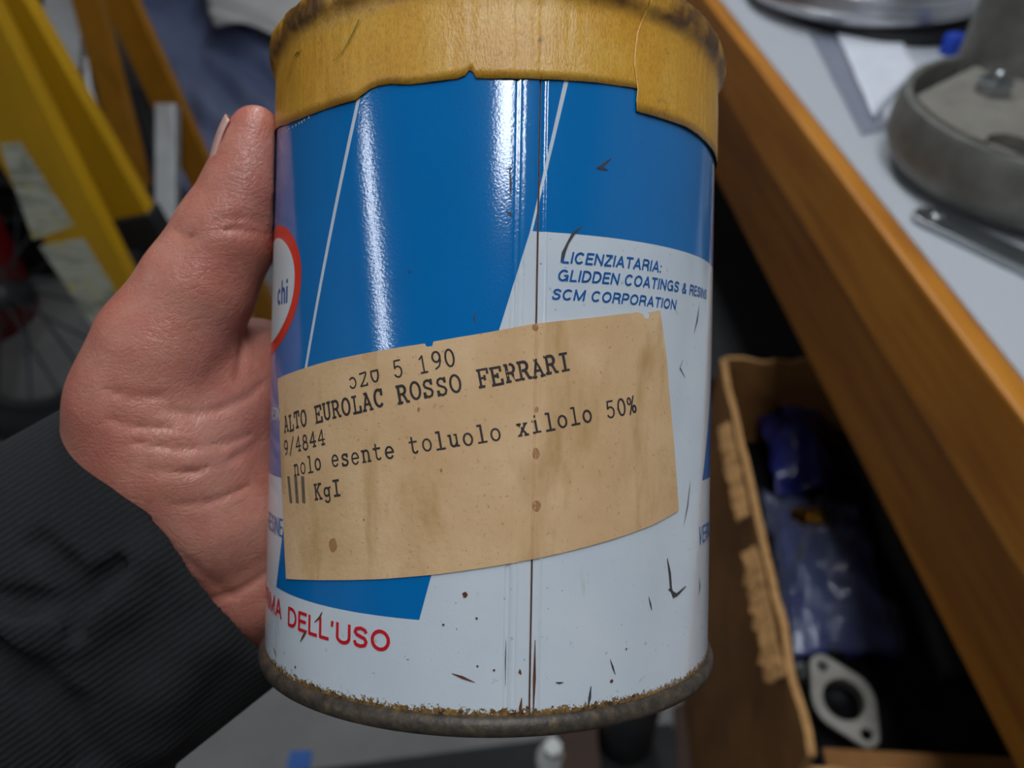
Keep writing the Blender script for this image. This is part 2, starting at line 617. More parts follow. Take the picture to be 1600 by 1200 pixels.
def decal(name, pts, off, m, parent):
    bm = bmesh.new()
    vs = [bm.verts.new((u, z, 0)) for u, z in pts]
    fc = bm.faces.new(vs)
    bm.normal_update()
    if fc.normal.z < 0:
        fc.normal_flip()
    return wrap_bm(bm, off, name, m, parent)


can = empty('paint_can', mw=MC)
tag(can, 'blue and white tin paint can with yellow masking tape, held in the hand', 'can')

# body
us = sorted(set([-math.pi * R + 2 * math.pi * R * k / 300 for k in range(300)] + [a[0] for a in SEAM] +
                [a[0] + (b[0] - a[0]) * q for a, b in zip(SEAM, SEAM[1:]) for q in (0.25, 0.5, 0.75)]))
zs = [0.0025 + (ZC + 0.002 - 0.0025) * k / 12 for k in range(13)]
v, f, nr = [], [], []
for z in zs:
    for u in us:
        v.append(wrap(u, z)); nr.append(wrap_normal(u))
NU = len(us)
for i in range(len(zs) - 1):
    for k in range(NU):
        f.append((i * NU + k, i * NU + (k + 1) % NU, (i + 1) * NU + (k + 1) % NU, (i + 1) * NU + k))
me = mesh(v, f)
me.polygons.foreach_set('use_smooth', [True] * len(me.polygons))
me.normals_split_custom_set_from_vertices([tuple(x) for x in nr])
link('tin_body', me, M['white'], can)

# bottom double seam and recessed base
prof = [(R - 0.003, 0.0042), (R - 0.0012, 0.0008), (R + 0.0002, 0.0), (R + 0.0009, 0.0004), (R + 0.0013, 0.0012), (R + 0.0013, 0.0024),
        (R + 0.0009, 0.0032), (R + 0.0001, 0.0036), (R - 0.001, 0.0036)]
tag(link('bottom_rim', lathe_mesh(prof, 160), M['rust'], can, True), 'rusty dark steel rolled rim')
link('base_plate', lathe_mesh([(0.0005, 0.0042), (R - 0.003, 0.0042), (R - 0.003, 0.0052), (0.0005, 0.0052)], 96, True, True), M['rust'], can)
# lid (inside the bead)
prof = [(0.0005, ZT - 0.004), (0.040, ZT - 0.004), (0.0415, ZT - 0.001), (0.0425, ZT - 0.0004), (R - 0.0005, ZT - 0.0004), (R + 0.0006, ZT - 0.002), (R + 0.0004, ZC + 0.001), (R - 0.001, ZC + 0.0005)]
link('lid', lathe_mesh(prof, 128, True), M['rust'], can, True)


# rust line in the side seam, its dark colour also deepens the groove's shade
def strip(pts_l, pts_r):
    return [p for p in pts_l] + [p for p in reversed(pts_r)]


ug = (SEAM[12][0], SEAM[13][0])
tag(decal('seam_slit', [(ug[0] - 0.00001, 0.004), (ug[1] + 0.00005, 0.004), (ug[1] + 0.00005, ZC), (ug[0] - 0.00001, ZC)], 0.00004, M['rustspot'], can), 'dark slit of the side seam')

# ---- printed colour fields (unrolled coordinates from measured points)
def line_u(p, q, z):
    (u0, z0), (u1, z1) = p, q
    return u0 + (u1 - u0) * (z - z0) / (z1 - z0)


L1a, L1b = uv(557, 170), uv(478, 575)
L2a, L2b = uv(830, 362), uv(780, 515)
sl1 = (L1b[0] - L1a[0]) / (L1b[1] - L1a[1])
sl2 = (L2b[0] - L2a[0]) / (L2b[1] - L2a[1])
ztop = ZC - 0.001
zA = uv(427, 742)[1]
zB = 0.5 * (uv(655, 970)[1] + uv(437, 919)[1])
zCc = 0.5 * (uv(835, 361)[1] + uv(1095, 403)[1])
UL, UR_ = R * math.radians(-178), R * math.radians(178)
w1 = 0.00042
decal('blue_field', [(UL, zA), (line_u(L1a, L1b, zA) - w1, zA), (line_u(L1a, L1b, ztop) - w1, ztop), (UL, ztop)], 0.00003, M['blue'], can)
kb, km, kt = uv(655, 970), uv(828, 362), uv(881, 128)
decal('blue_field', [(line_u(L1a, L1b, zB) + w1, zB), (kb[0], zB), (line_u(L2a, L2b, L2b[1]), L2b[1]), (km[0], km[1]), (line_u(km, kt, ztop), ztop), (line_u(L1a, L1b, ztop) + w1, ztop)], 0.00003, M['blue'], can)
q0, q1 = uv(832, 361), uv(888, 128)
decal('blue_field', [(q0[0], zCc), (UR_, zCc), (UR_, ztop), (line_u(q0, q1, ztop), ztop)], 0.00003, M['blue'], can)
e0, e1 = uv(1097, 751), uv(1107, 655)
decal('blue_field', [(e0[0], e0[1]), (UR_, e0[1]), (UR_, zCc - 0.012), (line_u(e0, e1, zCc - 0.012), zCc - 0.012)], 0.00003, M['blue'], can)

# ---- logo at the left
lt = uv(471, 432)
zl0, zl1 = uv(434, 552)[1], uv(437, 349)[1]
zm, hz = (zl0 + zl1) / 2, (zl1 - zl0) / 2
hu = 0.019
def sup(hu_, hz_, n=72, e=2.4, shear=0.10):
    o = []
    for k in range(n):
        t = 2 * math.pi * k / n
        c, s = math.cos(t), math.sin(t)
        x = math.copysign(abs(c) ** (2 / e), c) * hu_
        y = math.copysign(abs(s) ** (2 / e), s) * hz_
        o.append((lt[0] - hu + x + y * shear, zm + y))
    return o
logo = decal('logo_badge', sup(hu, hz, e=2.1), 0.00006, M['red'], can)
tag(logo, 'red and white rounded badge with blue letters')
decal('badge_field', sup(hu - 0.0027, hz - 0.0026, e=2.1), 0.00009, M['whitetxt'], logo)


# ---- sans lettering drawn as strokes
def E_(cx, cy, rx, ry, a0=0, a1=360, n=18):
    return [(cx + rx * math.cos(math.radians(a0 + (a1 - a0) * i / n)), cy + ry * math.sin(math.radians(a0 + (a1 - a0) * i / n))) for i in range(n + 1)]


K = {   # glyph: (width, strokes)
    'L': (.50, [[(.07, 1), (.07, .07), (.5, .07)]]),
    'I': (.14, [[(.07, 0), (.07, 1)]]),
    'C': (.70, [E_(.36, .5, .29, .43, 40, 320)]),
    'E': (.54, [[(.54, .93), (.07, .93), (.07, .07), (.55, .07)], [(.07, .52), (.5, .52)]]),
    'N': (.66, [[(.07, 0), (.07, .95), (.59, .05), (.59, 1)]]),
    'Z': (.58, [[(.03, .93), (.5, .93), (.06, .07), (.57, .07)]]),
    'A': (.68, [[(.05, 0), (.34, .96), (.63, 0)], [(.15, .32), (.53, .32)]]),
    'T': (.58, [[(.0, .93), (.58, .93)], [(.29, 0), (.29, .93)]]),
    'R': (.64, [[(.07, 0), (.07, .93), (.36, .93)] + E_(.36, .705, .2, .225, 90, -90) + [(.07, .48)], [(.4, .48), (.54, .36), (.58, 0)]]),
    ':': (.14, [[(.07, 0), (.07, .15)], [(.07, .5), (.07, .65)]]),
    'G': (.74, [E_(.37, .5, .30, .43, 42, 330) + [(.67, .48), (.4, .48)], [(.67, .48), (.67, 0)]]),
    'D': (.66, [[(.07, .07), (.07, .93), (.28, .93)] + E_(.28, .5, .31, .43, 90, -90) + [(.07, .07)]]),
    'O': (.74, [E_(.37, .5, .30, .43)]),
    'S': (.60, [[(.53, .72), (.47, .86), (.3, .93), (.13, .87), (.08, .72), (.15, .6), (.3, .53), (.46, .46), (.53, .3), (.47, .13), (.3, .07), (.12, .12), (.06, .3)]]),
    '&': (.68, [[(.64, .02), (.2, .62), (.16, .78), (.24, .91), (.36, .91), (.43, .78), (.38, .64), (.14, .44), (.07, .26), (.14, .1), (.3, .06), (.46, .14), (.58, .42)]]),
    'M': (.80, [[(.07, 0), (.07, .96), (.4, .08), (.73, .96), (.73, 0)]]),
    'P': (.60, [[(.07, 0), (.07, .93), (.34, .93)] + E_(.34, .69, .2, .24, 90, -90) + [(.07, .45)]]),
    'U': (.66, [[(.07, 1)] + E_(.33, .33, .26, .26, 180, 360) + [(.59, 1)]]),
    "'": (.14, [[(.07, 1), (.05, .72)]]),
    'V': (.64, [[(.04, 1), (.32, .04), (.60, 1)]]),
    'c': (.50, [E_(.28, .35, .2, .27, 50, 310)]),
    'h': (.52, [[(.09, 0), (.09, 1)], [(.09, .42)] + E_(.265, .42, .175, .2, 150, 0) + [(.44, 0)]]),
    'i': (.18, [[(.09, 0), (.09, .7)], [(.09, .84), (.09, 1.0)]]),
    ' ': (.26, []),
}


def place_text(name, s, m, parent, A, B=None, cap=None, shear=0.0, weight=0.14, off=0.00010, align='L', aspect=1.0, gap=0.13):
    """baseline from pixel A to pixel B (or natural width from A), cap height from a pixel above A or in metres"""
    a = uv(*A)
    capm = cap if isinstance(cap, float) else uv(*cap)[1] - a[1]
    total = sum(K[c][0] for c in s) + gap * (len(s) - 1)
    ca, sa = 1.0, 0.0
    sx = capm * aspect
    if B is not None:
        b = uv(*B)
        du, dz = b[0] - a[0], b[1] - a[1]
        L = math.hypot(du, dz)
        sx = L / total
        ca, sa = du / L, dz / L
    elif align == 'R':
        a = (a[0] - total * sx, a[1])
    wd = weight * capm
    v, f = [], []

    def put(pts):
        k = len(v)
        for x, y in pts:
            v.append(wrap(a[0] + x * ca - y * sa, a[1] + x * sa + y * ca, off))
        f.append(tuple(range(k, k + len(pts))))
    x = 0.0
    for ch in s:
        wch, strokes = K[ch]
        for pl in strokes:
            P2 = [((x + p[0]) * sx + shear * p[1] * capm, p[1] * capm) for p in pl]
            closed = math.dist(P2[0], P2[-1]) < 1e-6
            for i, (p, q) in enumerate(zip(P2, P2[1:])):
                dx, dy = q[0] - p[0], q[1] - p[1]
                l = math.hypot(dx, dy)
                nx, ny = -dy / l * wd / 2, dx / l * wd / 2
                put(((p[0] - nx, p[1] - ny), (q[0] - nx, q[1] - ny), (q[0] + nx, q[1] + ny), (p[0] + nx, p[1] + ny)))
                if i + 1 < len(P2) - 1 or closed:
                    put([(q[0] + wd / 2 * math.cos(t), q[1] + wd / 2 * math.sin(t)) for t in [2 * math.pi * j / 10 for j in range(10)]])
        x += wch + gap
    return link(name, mesh(v, f), m, parent), sx, capm


place_text('licence_lettering', 'LICENZIATARIA:', M['bluetxt'], can, (877, 411), (1032, 426), (880.5, 393), shear=0.22, weight=0.175, gap=0.10)
place_text('licence_lettering', 'GLIDDEN COATINGS & RESINS', M['bluetxt'], can, (870, 439), (1103, 468), (873, 421), shear=0.22, weight=0.175, gap=0.10)
place_text('licence_lettering', 'SCM CORPORATION', M['bluetxt'], can, (861, 468), (1055, 484), (863, 451), shear=0.22, weight=0.175, gap=0.10)
_, sx, sy = place_text('use_lettering', "DELL'USO", M['redtxt'], can, (450, 977), (610, 1019), (452.5, 948), weight=0.175, gap=0.09)
place_text('use_lettering', 'PRIMA', M['redtxt'], can, (440.5, 968), None, sy, weight=0.175, gap=0.09, align='R', aspect=sx / sy)
place_text('resin_lettering', 'RESINE', M['bluetxt'], can, (441.5, 840), None, (440, 810), weight=0.11, align='R', aspect=0.9)
place_text('resin_lettering', 'RESIN', M['whitetxt'], can, (437, 657), None, (437, 637), weight=0.11, align='R', aspect=0.9)
place_text('paint_lettering', 'VERNICI', M['bluetxt'], can, (1091, 852), None, (1087, 825), weight=0.12, shear=0.1)
place_text('badge_lettering', 'chi', M['bluetxt'], logo, (450, 473), None, (449.5, 436), weight=0.17, align='R', off=0.00014, aspect=1.0, gap=0.1)
# remains of a tiny white line under the tape edge
for px, py in ((448, 207), (452, 204), (457, 201), (462, 198), (467, 195), (471, 193), (475, 190), (482, 186)):
    u, z = uv(px, py)
    decal('print_fragment', [(u, z), (u + 0.0004, z), (u + 0.0005, z + 0.0004), (u + 0.0001, z + 0.0005)], 0.00008, M['whitetxt'], can)


# ---- paper label
def plate(name, pts, off, thick, m, parent, bulge=None, smooth=True):
    """thin sheet with thickness rolled on the can; pts are (u, z)"""
    bm = bmesh.new()
    vs = [bm.verts.new((u, z, 0)) for u, z in pts]
    fc = bm.faces.new(vs)
    bm.normal_update()
    if fc.normal.z < 0: fc.normal_flip()
    bmesh.ops.triangulate(bm, faces=bm.faces[:])
    lo, hi = min(p[0] for p in pts), max(p[0] for p in pts)
    for u in ULINES:
        if lo < u < hi:
            bmesh.ops.bisect_plane(bm, geom=bm.verts[:] + bm.edges[:] + bm.faces[:], dist=1e-7, plane_co=(u, 0, 0), plane_no=(1, 0, 0))
    for v in bm.verts:
        u, z = v.co.x, v.co.y
        t = u / R
        r = R + 0.35 * rad_off(u) + off + (bulge(u, z) if bulge else 0)
        v.co = (r * math.sin(t), -r * math.cos(t), z)
    ex = bmesh.ops.extrude_face_region(bm, geom=bm.faces[:])
    for g in ex['geom']:
        if isinstance(g, bmesh.types.BMVert):
            k = 1 + thick / math.hypot(g.co.x, g.co.y)
            g.co.x *= k
            g.co.y *= k
    bmesh.ops.recalc_face_normals(bm, faces=bm.faces)
    me = bpy.data.meshes.new('m')
    bm.to_mesh(me)
    bm.free()
    o = link(name, me, m, parent)
    if smooth:
        me.polygons.foreach_set('use_smooth', [True] * len(me.polygons))
        me.set_sharp_from_angle(angle=math.radians(40))
    return o


LAB = [(436, 592), (470, 578), (520, 563), (600, 547), (664, 537), (667, 542), (676, 541), (678, 534), (760, 520), (834, 506), (920, 497), (996, 488), (1003, 491),
       (1006, 497), (1013, 498), (1015, 488), (1030, 485), (1036, 530), (1040, 560), (1043, 600), (1052, 700), (1059, 797), (1020, 819), (960, 841), (900, 858), (830, 874),
       (760, 886), (690, 896), (600, 904), (520, 906), (449, 904), (443, 780), (439, 660)]
label = plate('paper_label', [uv(*p) for p in LAB], 0.00012, 0.00016, M['paper'], can)
tag(label, 'browned paper label with typewritten lines')
LOFF = 0.00012 + 0.00016 + 0.00003


def lwrap(u, z, off):
    t = u / R
    r = R + 0.35 * rad_off(u) + off
    return Vector((r * math.sin(t), -r * math.cos(t), z))


# stains on the label
for (px, py, ru, rz) in ((522, 852, 9, 12), (836, 512, 5, 5), (837, 708, 6, 9), (838, 790, 7, 9), (838, 640, 3, 5), (655, 640, 2, 4), (570, 812, 2, 2), (690, 735, 2, 3)):
    u, z = uv(px, py)
    k = 0.112e-3
    vs = [lwrap(u, z, LOFF)]
    N = 16
    for i in range(N):
        a = 2 * math.pi * i / N
        q = 1 + 0.22 * noise.noise((px + math.cos(a), py + math.sin(a), 0.3))
        vs.append(lwrap(u + ru * k * q * math.cos(a), z + rz * k * q * math.sin(a), LOFF))
    link('stain', mesh(vs, [(0, 1 + i, 1 + (i + 1) % N) for i in range(N)]), None, label, True).data.materials.append(
        M.setdefault('stain', simple('brown_stain', srgb(164, 118, 76), 0.8, var=0.2, scale=500)))

# ---- typewriter face drawn as strokes
def E_(cx, cy, rx, ry, a0=0, a1=360, n=18):
    return [(cx + rx * math.cos(math.radians(a0 + (a1 - a0) * i / n)), cy + ry * math.sin(math.radians(a0 + (a1 - a0) * i / n))) for i in range(n + 1)]


G = {
    'A': [[(.08, 0), (.4, 1), (.72, 0)], [(.2, .35), (.6, .35)], [(-.02, 0), (.22, 0)], [(.58, 0), (.82, 0)], [(.24, 1), (.42, 1)]],
    'E': [[(.14, 0), (.14, 1)], [(.02, 1), (.72, 1), (.72, .76)], [(.14, .52), (.48, .52)], [(.48, .64), (.48, .4)], [(.02, 0), (.75, 0), (.75, .26)]],
    'F': [[(.16, 0), (.16, 1)], [(.03, 1), (.74, 1), (.74, .74)], [(.16, .5), (.5, .5)], [(.5, .62), (.5, .38)], [(.03, 0), (.38, 0)]],
    'L': [[(.24, 0), (.24, 1)], [(.06, 1), (.42, 1)], [(.06, 0), (.74, 0), (.74, .32)]],
    'T': [[(.4, 0), (.4, 1)], [(.05, .72), (.05, 1), (.75, 1), (.75, .72)], [(.22, 0), (.58, 0)]],
    'O': [E_(.4, .5, .35, .5)],
    'U': [[(.13, 1)] + E_(.4, .3, .27, .3, 180, 360) + [(.67, 1)], [(0, 1), (.28, 1)], [(.52, 1), (.8, 1)]],
    'R': [[(.14, 0), (.14, 1)], [(.02, 1), (.42, 1)] + E_(.42, .75, .24, .25, 90, -90) + [(.14, .5)], [(.4, .5), (.52, .38), (.7, 0), (.84, 0)], [(0, 0), (.3, 0)]],
    'C': [E_(.42, .5, .34, .5, 50, 310), [(.68, 1), (.68, .68)]],
    'S': [[(.66, .8), (.58, .94), (.4, 1), (.22, .94), (.13, .77), (.2, .61), (.4, .52), (.6, .43), (.69, .26), (.6, .07), (.4, 0), (.2, .06), (.1, .22)], [(.68, 1), (.68, .74)], [(.1, 0), (.1, .27)]],
    'I': [[(.4, 0), (.4, 1)], [(.14, 1), (.66, 1)], [(.14, 0), (.66, 0)]],
    'K': [[(.16, 0), (.16, 1)], [(.03, 1), (.32, 1)], [(.03, 0), (.32, 0)], [(.66, 1), (.16, .42)], [(.32, .6), (.68, 0)], [(.5, 1), (.78, 1)], [(.56, 0), (.82, 0)]],
    '0': [E_(.4, .5, .3, .5)],
    '1': [[(.18, .82), (.4, 1), (.4, 0)], [(.16, 0), (.64, 0)]],
    '2': [[(.12, .76)] + E_(.4, .74, .28, .26, 160, -30) + [(.4, .28), (.1, 0), (.7, 0), (.7, .12)]],
    '5': [[(.66, 1), (.2, 1), (.16, .56)] + E_(.38, .33, .3, .32, 130, -150)],
    '4': [[(.56, 0), (.56, 1), (.08, .32), (.76, .32)], [(.4, 0), (.72, 0)]],
    '8': [E_(.4, .76, .23, .24), E_(.4, .27, .3, .27)],
    '9': [E_(.4, .7, .28, .3), [(.68, .7), (.66, .4), (.52, .12), (.24, 0)]],
    '/': [[(.04, -.12), (.76, 1.1)]],
    '%': [E_(.2, .78, .15, .2), E_(.62, .24, .15, .2), [(.66, 1.05), (.16, -.05)]],
    'e': [[(.12, .36), (.7, .36)] + E_(.4, .35, .3, .34, 5, 320)],
    's': [[(.62, .54), (.54, .65), (.4, .69), (.22, .64), (.16, .52), (.24, .41), (.42, .36), (.6, .29), (.66, .17), (.56, .04), (.4, 0), (.22, .04), (.13, .14)], [(.64, .69), (.64, .5)], [(.13, 0), (.13, .18)]],
    'n': [[(.04, .67), (.18, .67), (.18, 0)], [(.18, .5)] + E_(.42, .44, .22, .24, 140, 0) + [(.64, 0)], [(.04, 0), (.32, 0)], [(.52, 0), (.78, 0)]],
    't': [[(.3, .95), (.3, .18)] + E_(.48, .18, .18, .17, 180, 330), [(.1, .67), (.64, .67)]],
    'o': [E_(.4, .34, .3, .34)],
    'l': [[(.2, 1), (.42, 1), (.42, 0)], [(.12, 0), (.72, 0)]],
    'u': [[(.04, .67), (.18, .67)] + E_(.38, .22, .2, .21, 180, 330) + [(.62, .2)], [(.48, .67), (.62, .67), (.62, 0), (.76, 0)]],
    'x': [[(.14, .66), (.66, 0)], [(.66, .66), (.14, 0)], [(.04, .67), (.28, .67)], [(.52, .67), (.76, .67)], [(.04, 0), (.28, 0)], [(.52, 0), (.76, 0)]],
    'i': [[(.18, .67), (.42, .67), (.42, 0)], [(.14, 0), (.7, 0)], [(.4, .9), (.41, .98)]],
    'g': [E_(.36, .4, .25, .27), [(.76, .67), (.61, .67), (.61, -.08)] + E_(.38, -.08, .23, .2, 0, -160)],
}


def typed(s, A, B, cap, sw, m=None, clip_top=None):
    a, b = uv(*A), uv(*B)
    capm = cap * 0.1125e-3
    du, dz = b[0] - a[0], b[1] - a[1]
    L = math.hypot(du, dz)
    ca, sa = du / L, dz / L
    adv = L / (len(s) - 0.2)
    sxx = adv
    v, f = [], []
    for i, ch in enumerate(s):
        if ch == ' ': continue
        jx, jy = random.uniform(-.03, .03), random.uniform(-.05, .05)
        for pl in G[ch]:
            P2 = [((i + jx + p[0]) * sxx, (p[1] + jy) * capm) for p in pl]
            if clip_top and i < 3:
                P2 = [(x, y) for x, y in P2 if y <= clip_top * capm]
            wd = sw * random.uniform(0.85, 1.15)
            for p, q in zip(P2, P2[1:]):
                dx, dy = q[0] - p[0], q[1] - p[1]
                l = math.hypot(dx, dy)
                if l < 1e-9: continue
                nx, ny = -dy / l * wd / 2, dx / l * wd / 2
                ex, ey = dx / l * wd * 0.3, dy / l * wd * 0.3
                k = len(v)
                for x, y in ((p[0] - ex - nx, p[1] - ey - ny), (q[0] + ex - nx, q[1] + ey - ny), (q[0] + ex + nx, q[1] + ey + ny), (p[0] - ex + nx, p[1] - ey + ny)):
                    v.append(lwrap(a[0] + x * ca - y * sa, a[1] + x * sa + y * ca, LOFF + 0.00001))
                f.append((k, k + 1, k + 2, k + 3))
    return link('typed_text', mesh(v, f), m or M['ink'], label)


typed('520 5 190', (548, 607), (714, 571), 26, 0.00032, clip_top=0.78)
typed('ALTO EUROLAC ROSSO FERRARI', (447, 676), (891, 578), 26, 0.00046)
typed('9/4844', (447, 712), (511, 694), 24, 0.00034)
typed('nolo esente toluolo xilolo 50%', (462, 742), (993, 643), 26, 0.00036)
typed('KgI', (494, 780), (536, 774), 24, 0.00042)
for k, px in enumerate((457, 467, 477)):
    u, z = uv(px, 786)
    u2, z2 = uv(px - 4 + k, 744)
    hw = 0.00055
    link('ink_smudge', mesh([lwrap(u - hw, z, LOFF + 0.00001), lwrap(u + hw, z, LOFF + 0.00001), lwrap(u2 + hw, z2, LOFF + 0.00001), lwrap(u2 - hw, z2, LOFF + 0.00001)], [(0, 1, 2, 3)]), M['smudge'], label)

# ---- scuffs, scratches and rust marks on the tin
def mark(pts, wpx, m=None, name='scratch'):
    P2 = [uv(*p) for p in pts]
    left, right = [], []
    for i, p in enumerate(P2):
        a, b = P2[max(i - 1, 0)], P2[min(i + 1, len(P2) - 1)]
        d = Vector((b[0] - a[0], b[1] - a[1]))
        d.normalize()
        ww = wpx * 0.112e-3 / 2 * (0.25 if i in (0, len(P2) - 1) else random.uniform(0.7, 1.25))
        left.append((p[0] - d.y * ww, p[1] + d.x * ww))
        right.append((p[0] + d.y * ww, p[1] - d.x * ww))
    return decal(name, left + right[::-1], 0.00011, m or M['scuff'], can)


mark([(876, 410), (880, 396), (887, 380), (895, 366), (910, 352)], 5)
mark([(931, 263), (942, 258), (954, 248)], 5)
mark([(933, 264), (943, 264), (950, 266)], 4)
mark([(1042, 872), (1046, 895), (1048, 920), (1052, 932), (1062, 927)], 5)
mark([(1044, 920), (1056, 930), (1071, 916)], 9)
mark([(1092, 902), (1093, 918), (1091, 930)], 4)
mark([(1013, 932), (1016, 944), (1018, 953)], 3)
mark([(953, 1030), (957, 1042), (961, 1054)], 3)
mark([(923, 1072), (921, 1090), (918, 1108)], 5)
mark([(1078, 752), (1074, 790), (1068, 820)], 3)
mark([(1066, 562), (1062, 575), (1070, 590)], 3)
mark([(1092, 478), (1089, 500), (1084, 520)], 4)
mark([(742, 488), (741, 497), (744, 507)], 3)
mark([(790, 331), (797, 334), (801, 338)], 4)
mark([(796, 262), (798, 285), (797, 312)], 3)
mark([(790, 265), (798, 263), (801, 264)], 2.5)
mark([(791, 1000), (790, 1030), (790, 1072)], 2, M['scuff'])
mark([(868, 1066), (874, 1067), (880, 1066)], 4)
mark([(428, 1012), (431, 1020), (432, 1028)], 4)
mark([(815, 1090), (813, 1105), (812, 1128)], 5, M['rustspot'], 'rust_streak')
mark([(812, 1045), (812, 1050), (814, 1054)], 4, M['rustspot'], 'rust_streak')
mark([(836, 1000), (835, 1060), (833, 1125)], 4, M['rustspot'], 'rust_streak')
mark([(470, 1002), (475, 993), (480, 985)], 6, M['rustspot'], 'rust_streak')
mark([(492, 972), (500, 965), (504, 956)], 5, M['rustspot'], 'rust_streak')
mark([(706, 1052), (722, 1058), (742, 1066)], 4, M['rustspot'], 'rust_streak')
for (px, py, r) in ((727, 929, 4.5), (693, 976, 2), (745, 966, 2), (746, 1041, 2), (772, 1047, 2), (462, 1042, 2.5), (955, 1064, 3), (978, 1014, 2), (840, 760, 2), (735, 270, 1.5), (640, 425, 2)):
    u, z = uv(px, py)
    decal('rust_spot', [(u + r * 0.112e-3 * math.cos(a) * random.uniform(0.75, 1.2), z + r * 0.112e-3 * math.sin(a) * random.uniform(0.75, 1.2)) for a in [2 * math.pi * i / 9 for i in range(9)]], 0.0001,
          M['rustspot'] if py > 900 else M['scuff'], can)

# ---- masking tape round the lid
TL = [(432, 205), (450, 195), (470, 187), (495, 177), (520, 168), (540, 162), (556, 158), (565, 151), (578, 141), (592, 135), (612, 132), (640, 133), (660, 131), (690, 127), (715, 124),
      (727, 119), (733, 111), (739, 113), (744, 123), (770, 124), (800, 124), (850, 125), (890, 127), (930, 130), (960, 134), (988, 138)]
TR = [(992, 175), (1010, 180), (1040, 189), (1065, 198), (1085, 210), (1105, 229), (1113, 243)]
pts = [uv(*p) for p in TL + TR]
zl_left, zl_right = pts[0][1], pts[-1][1]


def zlow(u, table):
    if u <= table[0][0]: return table[0][1]
    if u >= table[-1][0]: return table[-1][1]
    for (a, b), (c, d) in zip(table, table[1:]):
        if a <= u <= c:
            return b + (d - b) * (u - a) / max(c - a, 1e-9)


def tape_sheet(name, u0, u1, table, off, left_edge=None, n=420):
    rows = 9
    bead = []      # (radial offset, z) over the lid bead
    for k in range(9):
        a = math.radians(-75 + 200 * k / 8)
        bead.append((0.0003 + 0.0010 * math.cos(a), ZC + 0.0028 + 0.0027 * math.sin(a)))
    bead.append((-0.006, ZT - 0.0004))
    bead.append((-0.009, ZT - 0.0016))
    U = sorted(set([u0 + (u1 - u0) * i / n for i in range(n + 1)] + [p[0] for p in table if u0 < p[0] < u1]))
    v, f = [], []
    for i, u in enumerate(U):
        z0 = zlow(u, table)
        for k in range(rows):
            q = k / rows
            z = z0 + (ZC + 0.0002 - z0) * q
            uu = u
            if left_edge and i < 6:
                uu = u + left_edge(z) * (1 - i / 6)
            t = uu / R
            wr = 0.00016 * noise.noise((uu * 160, z * 60, off * 1e4)) + 0.0001 * noise.noise((uu * 700, z * 120, 3))
            v.append(((R + 0.45 * rad_off(uu) + off + wr) * math.sin(t), -(R + 0.45 * rad_off(uu) + off + wr) * math.cos(t), z))
        for r_, z in bead:
            uu = u
            if left_edge and i < 6:
                uu = u + left_edge(z) * (1 - i / 6)
            t = uu / R
            wr = 0.00035 * noise.noise((uu * 450, z * 300, 5)) + 0.0005 * noise.noise((uu * 90, z * 100, 8 + off * 1e4))
            r = R + r_ + off + wr
            v.append((r * math.sin(t), -r * math.cos(t), z + 0.5 * wr))
    NR = rows + len(bead)
    for i in range(len(U) - 1):
        for k in range(NR - 1):
            f.append((i * NR + k, (i + 1) * NR + k, (i + 1) * NR + k + 1, i * NR + k + 1))
    o = link(name, mesh(v, f), M['tape'], can, True)
    s = o.modifiers.new('thickness', 'SOLIDIFY')
    s.thickness = 0.00014
    s.offset = 0.0
    return o


tabL = pts[:len(TL)]
tabR = [(pts[len(TL)][0] - 0.0001, pts[len(TL)][1])] + pts[len(TL):]
utr = pts[len(TL)][0]
u_end = utr + 0.004
tape = tape_sheet('masking_tape', R * math.radians(-179.5), u_end, tabL, 0.0003)
tag(tape, 'aged yellow masking tape wrapped around the lid')
JG = [(992, 175), (989, 166), (993, 152), (993, 140), (991, 125), (987, 100), (990, 70), (994, 45), (1004, 25), (1003, 12), (1009, 0)]
jg = sorted([(uv(*p)[1], uv(*p)[0] - utr) for p in JG])
tag(tape_sheet('tape_flap', utr, R * math.radians(179.5), tabR, 0.00052, left_edge=lambda z: zlow(z, jg)), 'torn overlapping end of the tape')
# small ink scribbles on the tape
M['green'] = simple('green_ink', srgb(92, 104, 30), 0.7, var=0.1)
for pl in ([(565, 33), (556, 52), (548, 68), (538, 85), (525, 98)], [(476, 81), (468, 84), (463, 92), (458, 105), (453, 128)]):
    P2 = [uv(*p) for p in pl]
    lft = [(u - 0.00012, z) for u, z in P2]; rgt = [(u + 0.00012, z) for u, z in P2]
    decal('ink_scribble', lft + rgt[::-1], 0.0007, M['green'], can)

# ------------------------------------------------------------------ hand (implicit surface, camera-frame millimetres)
def cm(px, py, dep):
    return np.array([(px - 800) / F * dep, (600 - py) / F * dep, dep])


CW = np.array([[RT.x, RT.y, RT.z], [UP.x, UP.y, UP.z], [FW.x, FW.y, FW.z]])
def mm_to_world(P):
    return np.array(CAM) + (P @ CW) * 0.001


